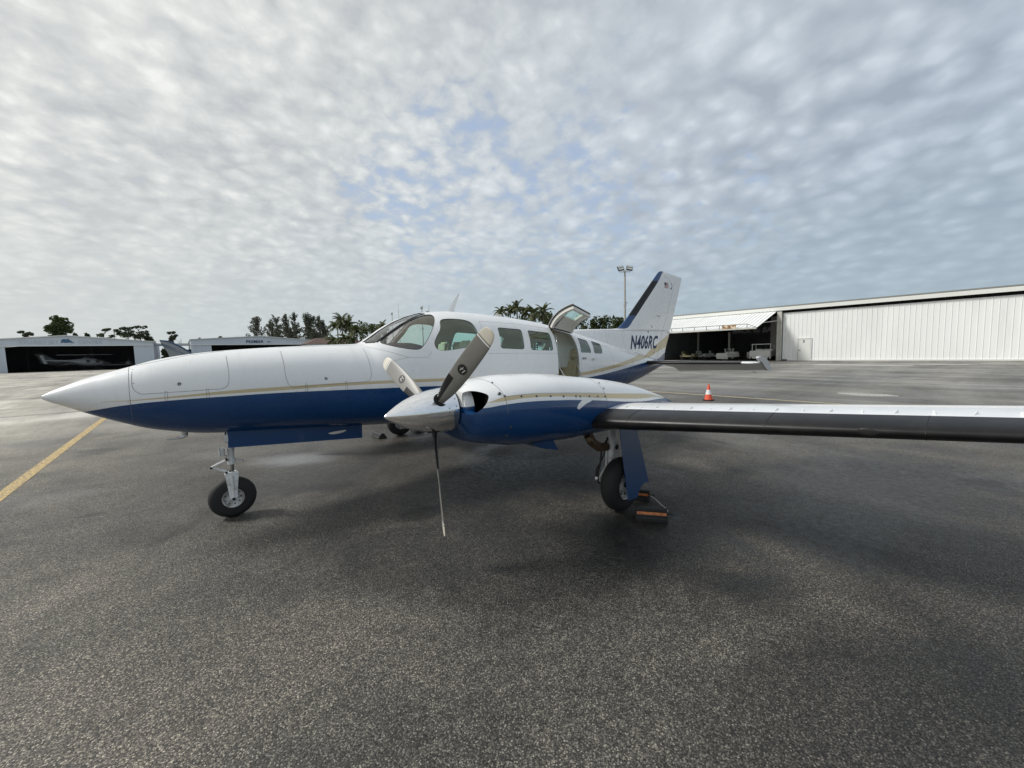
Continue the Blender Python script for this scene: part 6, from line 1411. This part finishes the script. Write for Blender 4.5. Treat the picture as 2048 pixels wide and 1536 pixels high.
for k, (u, v, w, lab) in enumerate([(497,668,14,'small wispy casuarina at the far left of the casuarina clump'),(514,634,30,'leftmost tall casuarina of the clump'),(540,640,30,'casuarina second from the left in the clump'),(556,632,28,'casuarina third from the left in the clump'),(572,629,28,'reddish casuarina left of the clump centre'),(590,627,28,'tallest casuarina at the clump centre'),(608,627,28,'casuarina just right of the clump centre'),(622,628,26,'casuarina third from the right in the clump'),(636,632,26,'thin casuarina second from the right'),(650,640,24,'pale wispy casuarina at the right end of the clump')]):
    put_tree(u, v, 140 + (k % 3)*6, w*1.6, lab, 'cas', 40+k, group='casuarinas beyond the far hangar')
for k, (u, v, w) in enumerate([(552,656,44),(588,652,52),(624,657,44)]):
    put_tree(u, v, 158, w, ['dark undergrowth behind the left of the casuarinas','dark undergrowth behind the middle of the casuarinas','dark undergrowth behind the right of the casuarinas'][k], 'bush', 60+k)
for k, (u, v, dist, fr, lab) in enumerate([(672,640,92,2.9,'leftmost tall palm of the group left of the windshield'),(684,630,90,2.7,'tallest palm of the group left of the windshield'),(700,636,94,2.9,'palm just right of the tallest one left of the windshield'),(668,668,88,2.4,'short palm at the foot of the left group'),(690,664,86,2.6,'short palm in the middle foot of the left group'),(713,650,88,2.6,'palm at the right end of the left group'),(765,642,80,1.8,'palm tip poking over the windshield slope')]):
    p = at(u, v, dist); palm(p.x, p.y, p.z, lab, 70+k, fr)
for k, (u, v, w, d_) in enumerate([(718,643,50,100),(742,648,46,98),(758,655,34,96)]):
    put_tree(u, v, d_, w, ['green broadleaf tree right of the left palms','green broadleaf tree beside the windshield','low green tree closest to the windshield'][k], 'round', 80+k, group='broadleaf trees beyond the airplane')
for k, (u, v, dist, fr, lab) in enumerate([(1003,613,78,2.0,'leftmost palm above the cabin roof'),(1022,611,80,2.0,'second palm above the cabin roof'),(1034,604,78,2.2,'tallest palm above the cabin roof'),(1050,612,78,2.2,'palm right of the tallest above the cabin roof'),(1066,616,76,2.3,'bushy palm near the middle of the cabin roof group'),(1085,612,78,2.6,'arching palm nearest the raised cabin door')]):
    p = at(u, v, dist); palm(p.x, p.y, p.z, lab, 90+k, fr)
for k, (u, v, w, d_, lab) in enumerate([(1040,634,40,88,'dark tree behind the palms above the cabin roof'),(1072,632,46,86,'dark tree behind the palms near the raised door'),(1098,628,34,84,'dark tree just left of the raised door'),(1130,640,44,84,'tree seen through the raised door window'),(1160,634,40,80,'tree right behind the raised door'),(1185,633,42,78,'round tree between the raised door and the mast'),(1212,632,40,78,'round tree left of the floodlight mast'),(1236,634,36,76,'pale green tree at the foot of the floodlight mast'),(1262,640,34,78,'tree hidden partly behind the fin')]):
    put_tree(u, v, d_, w, lab, 'round', 110+k, group='broadleaf trees beyond the airplane')

# ---------------------------------------------------------------- cone and chocks
p = gz(1417, 801); e = empty('traffic_cone', (p[0], p[1], 0), 'orange traffic cone with a white collar standing on the asphalt by the yellow line', 'traffic cone')
def cone_or(): t = MT('cone_orange', .5, 0, (.72,.10,.045)); t.vary((.72,.10,.045), .15, 12); return t.m
M['cone'] = cone_or(); M['cone_w'] = simple('cone_white_band', (.75,.75,.75), .4)
b = MB(); b.lathe([(.03,.125),(.06,.118),(.20,.088)], (0,0,0), (0,0,1), 28); b.lathe([(.345,.055),(.38,.046),(.50,.026),(.52,.022),(.522,.001)], (0,0,0), (0,0,1), 28); o = b.build('cone_body', M['cone'], None); o.parent = e
b = MB(); b.lathe([(.20,.0895),(.345,.0565)], (0,0,0), (0,0,1), 28); o = b.build('white_collar', M['cone_w'], None); o.parent = e
b = MB(); b.box((0,0,.02),(.27,.27,.035), bev=.012); o = b.build('rubber_base', M['seal'], None); o.parent = e
t = MT('chock_rubber', .55, 0, (.020,.022,.024)); t.vary((.020,.022,.024), .35, 14); t.bump(t.noise(60, 3, .6), .2, .003); M['chock'] = t.m
t = MT('reflective_orange_tape', .35, 0, (.62,.20,.055)); t.set('Base Color', t.mix(t.mapr(t.noise(18, 4, .6), .35, .65), (.66,.23,.07), (.42,.13,.05))); t.set('Emission Strength', 0.0); M['tape'] = t.m
def chock(x, y, rz, L, lab, tape=True):
    e = empty('wheel_chock', (x, y, 0), lab, 'wheel chock', None, rz); W2, Ht = .085, .105
    prof = [(-W2,0),(-W2,.028),(-.030,Ht-.008),(-.022,Ht),(.022,Ht),(.030,Ht-.008),(W2,.028),(W2,0)]
    for i in range(0): pass
    b = MB(); b.rings([[(sx, q, z) for q, z in prof] for sx in (-L/2, -L/2+.006, L/2-.006, L/2)])
    for k, f in enumerate((.20,.40,.62,.82)):   # moulded ribs along both slopes
        for s_ in (-1,1):
            q = s_*(W2 + (-.055)*f - .0); z = .028 + (Ht-.036)*f
            if tape and s_ == -1 and .35 < f < .7: continue
            b.box((0, q, z), (L*.98,.010,.010))
    o = b.build('rubber_block', M['chock'], None, True, 30); o.parent = e
    if tape:
        a0, a1 = .40, .72; A = (-(W2-.055*a0), .028+(Ht-.036)*a0); B = (-(W2-.055*a1), .028+(Ht-.036)*a1); nx, nz = -.80, .58
        b = MB(); b.add([(-L/2+.012, A[0]+nx*.004, A[1]+nz*.004), (L/2-.012, A[0]+nx*.004, A[1]+nz*.004), (L/2-.012, B[0]+nx*.004, B[1]+nz*.004), (-L/2+.012, B[0]+nx*.004, B[1]+nz*.004)], [(0,1,2,3)]); o = b.build('reflective_strip', M['tape'], None, False, recalc=False); o.parent = e
    b = MB(); b.tube([(L/2-.02,0,.05),(L/2+.03,0,.055),(L/2+.05,0,.05),(L/2+.03,.02,.05),(L/2-.02,.0,.05)], .007, 6); o = b.build('rope_loop', M['hose'], None); o.parent = e
    return e
ax, ay = gz(1302, 1036); az_ = math.atan2(*(lambda a, c: (c[1]-a[1], c[0]-a[0]))(gz(1265,1040), gz(1340,1046)))
chock(ax, ay, az_, .30, 'black rubber wheel chock with a long orange strip lying in front of the main wheel')
bx, by = 4.80, -2.70; chock(bx, by, R(-62), .22, 'black chock with a short orange strip wedged behind the main wheel')
cx_, cy_ = gz(768, 871); chock(3.94, 2.80, R(95), .34, 'dark chock lying against the far main wheel', tape=False)
chock(4.80, 2.80, R(90), .3, 'dark chock behind the far main wheel', tape=False)
b = MB(); b.tube([(4.85,-2.80,.05),(4.83,-2.88,.03),(4.765,-2.99,.014),(4.735,-3.05,.010),(4.68,-3.10,.010),(4.62,-3.13,.012),(ax+.17,ay+.0,.03),(ax+.13,ay+.0,.05)], .006, 6); o = b.build('chock_rope', M['trim'], None); tag(o, 'pale thin rope tying the two near chocks together', 'rope')
# loose stones
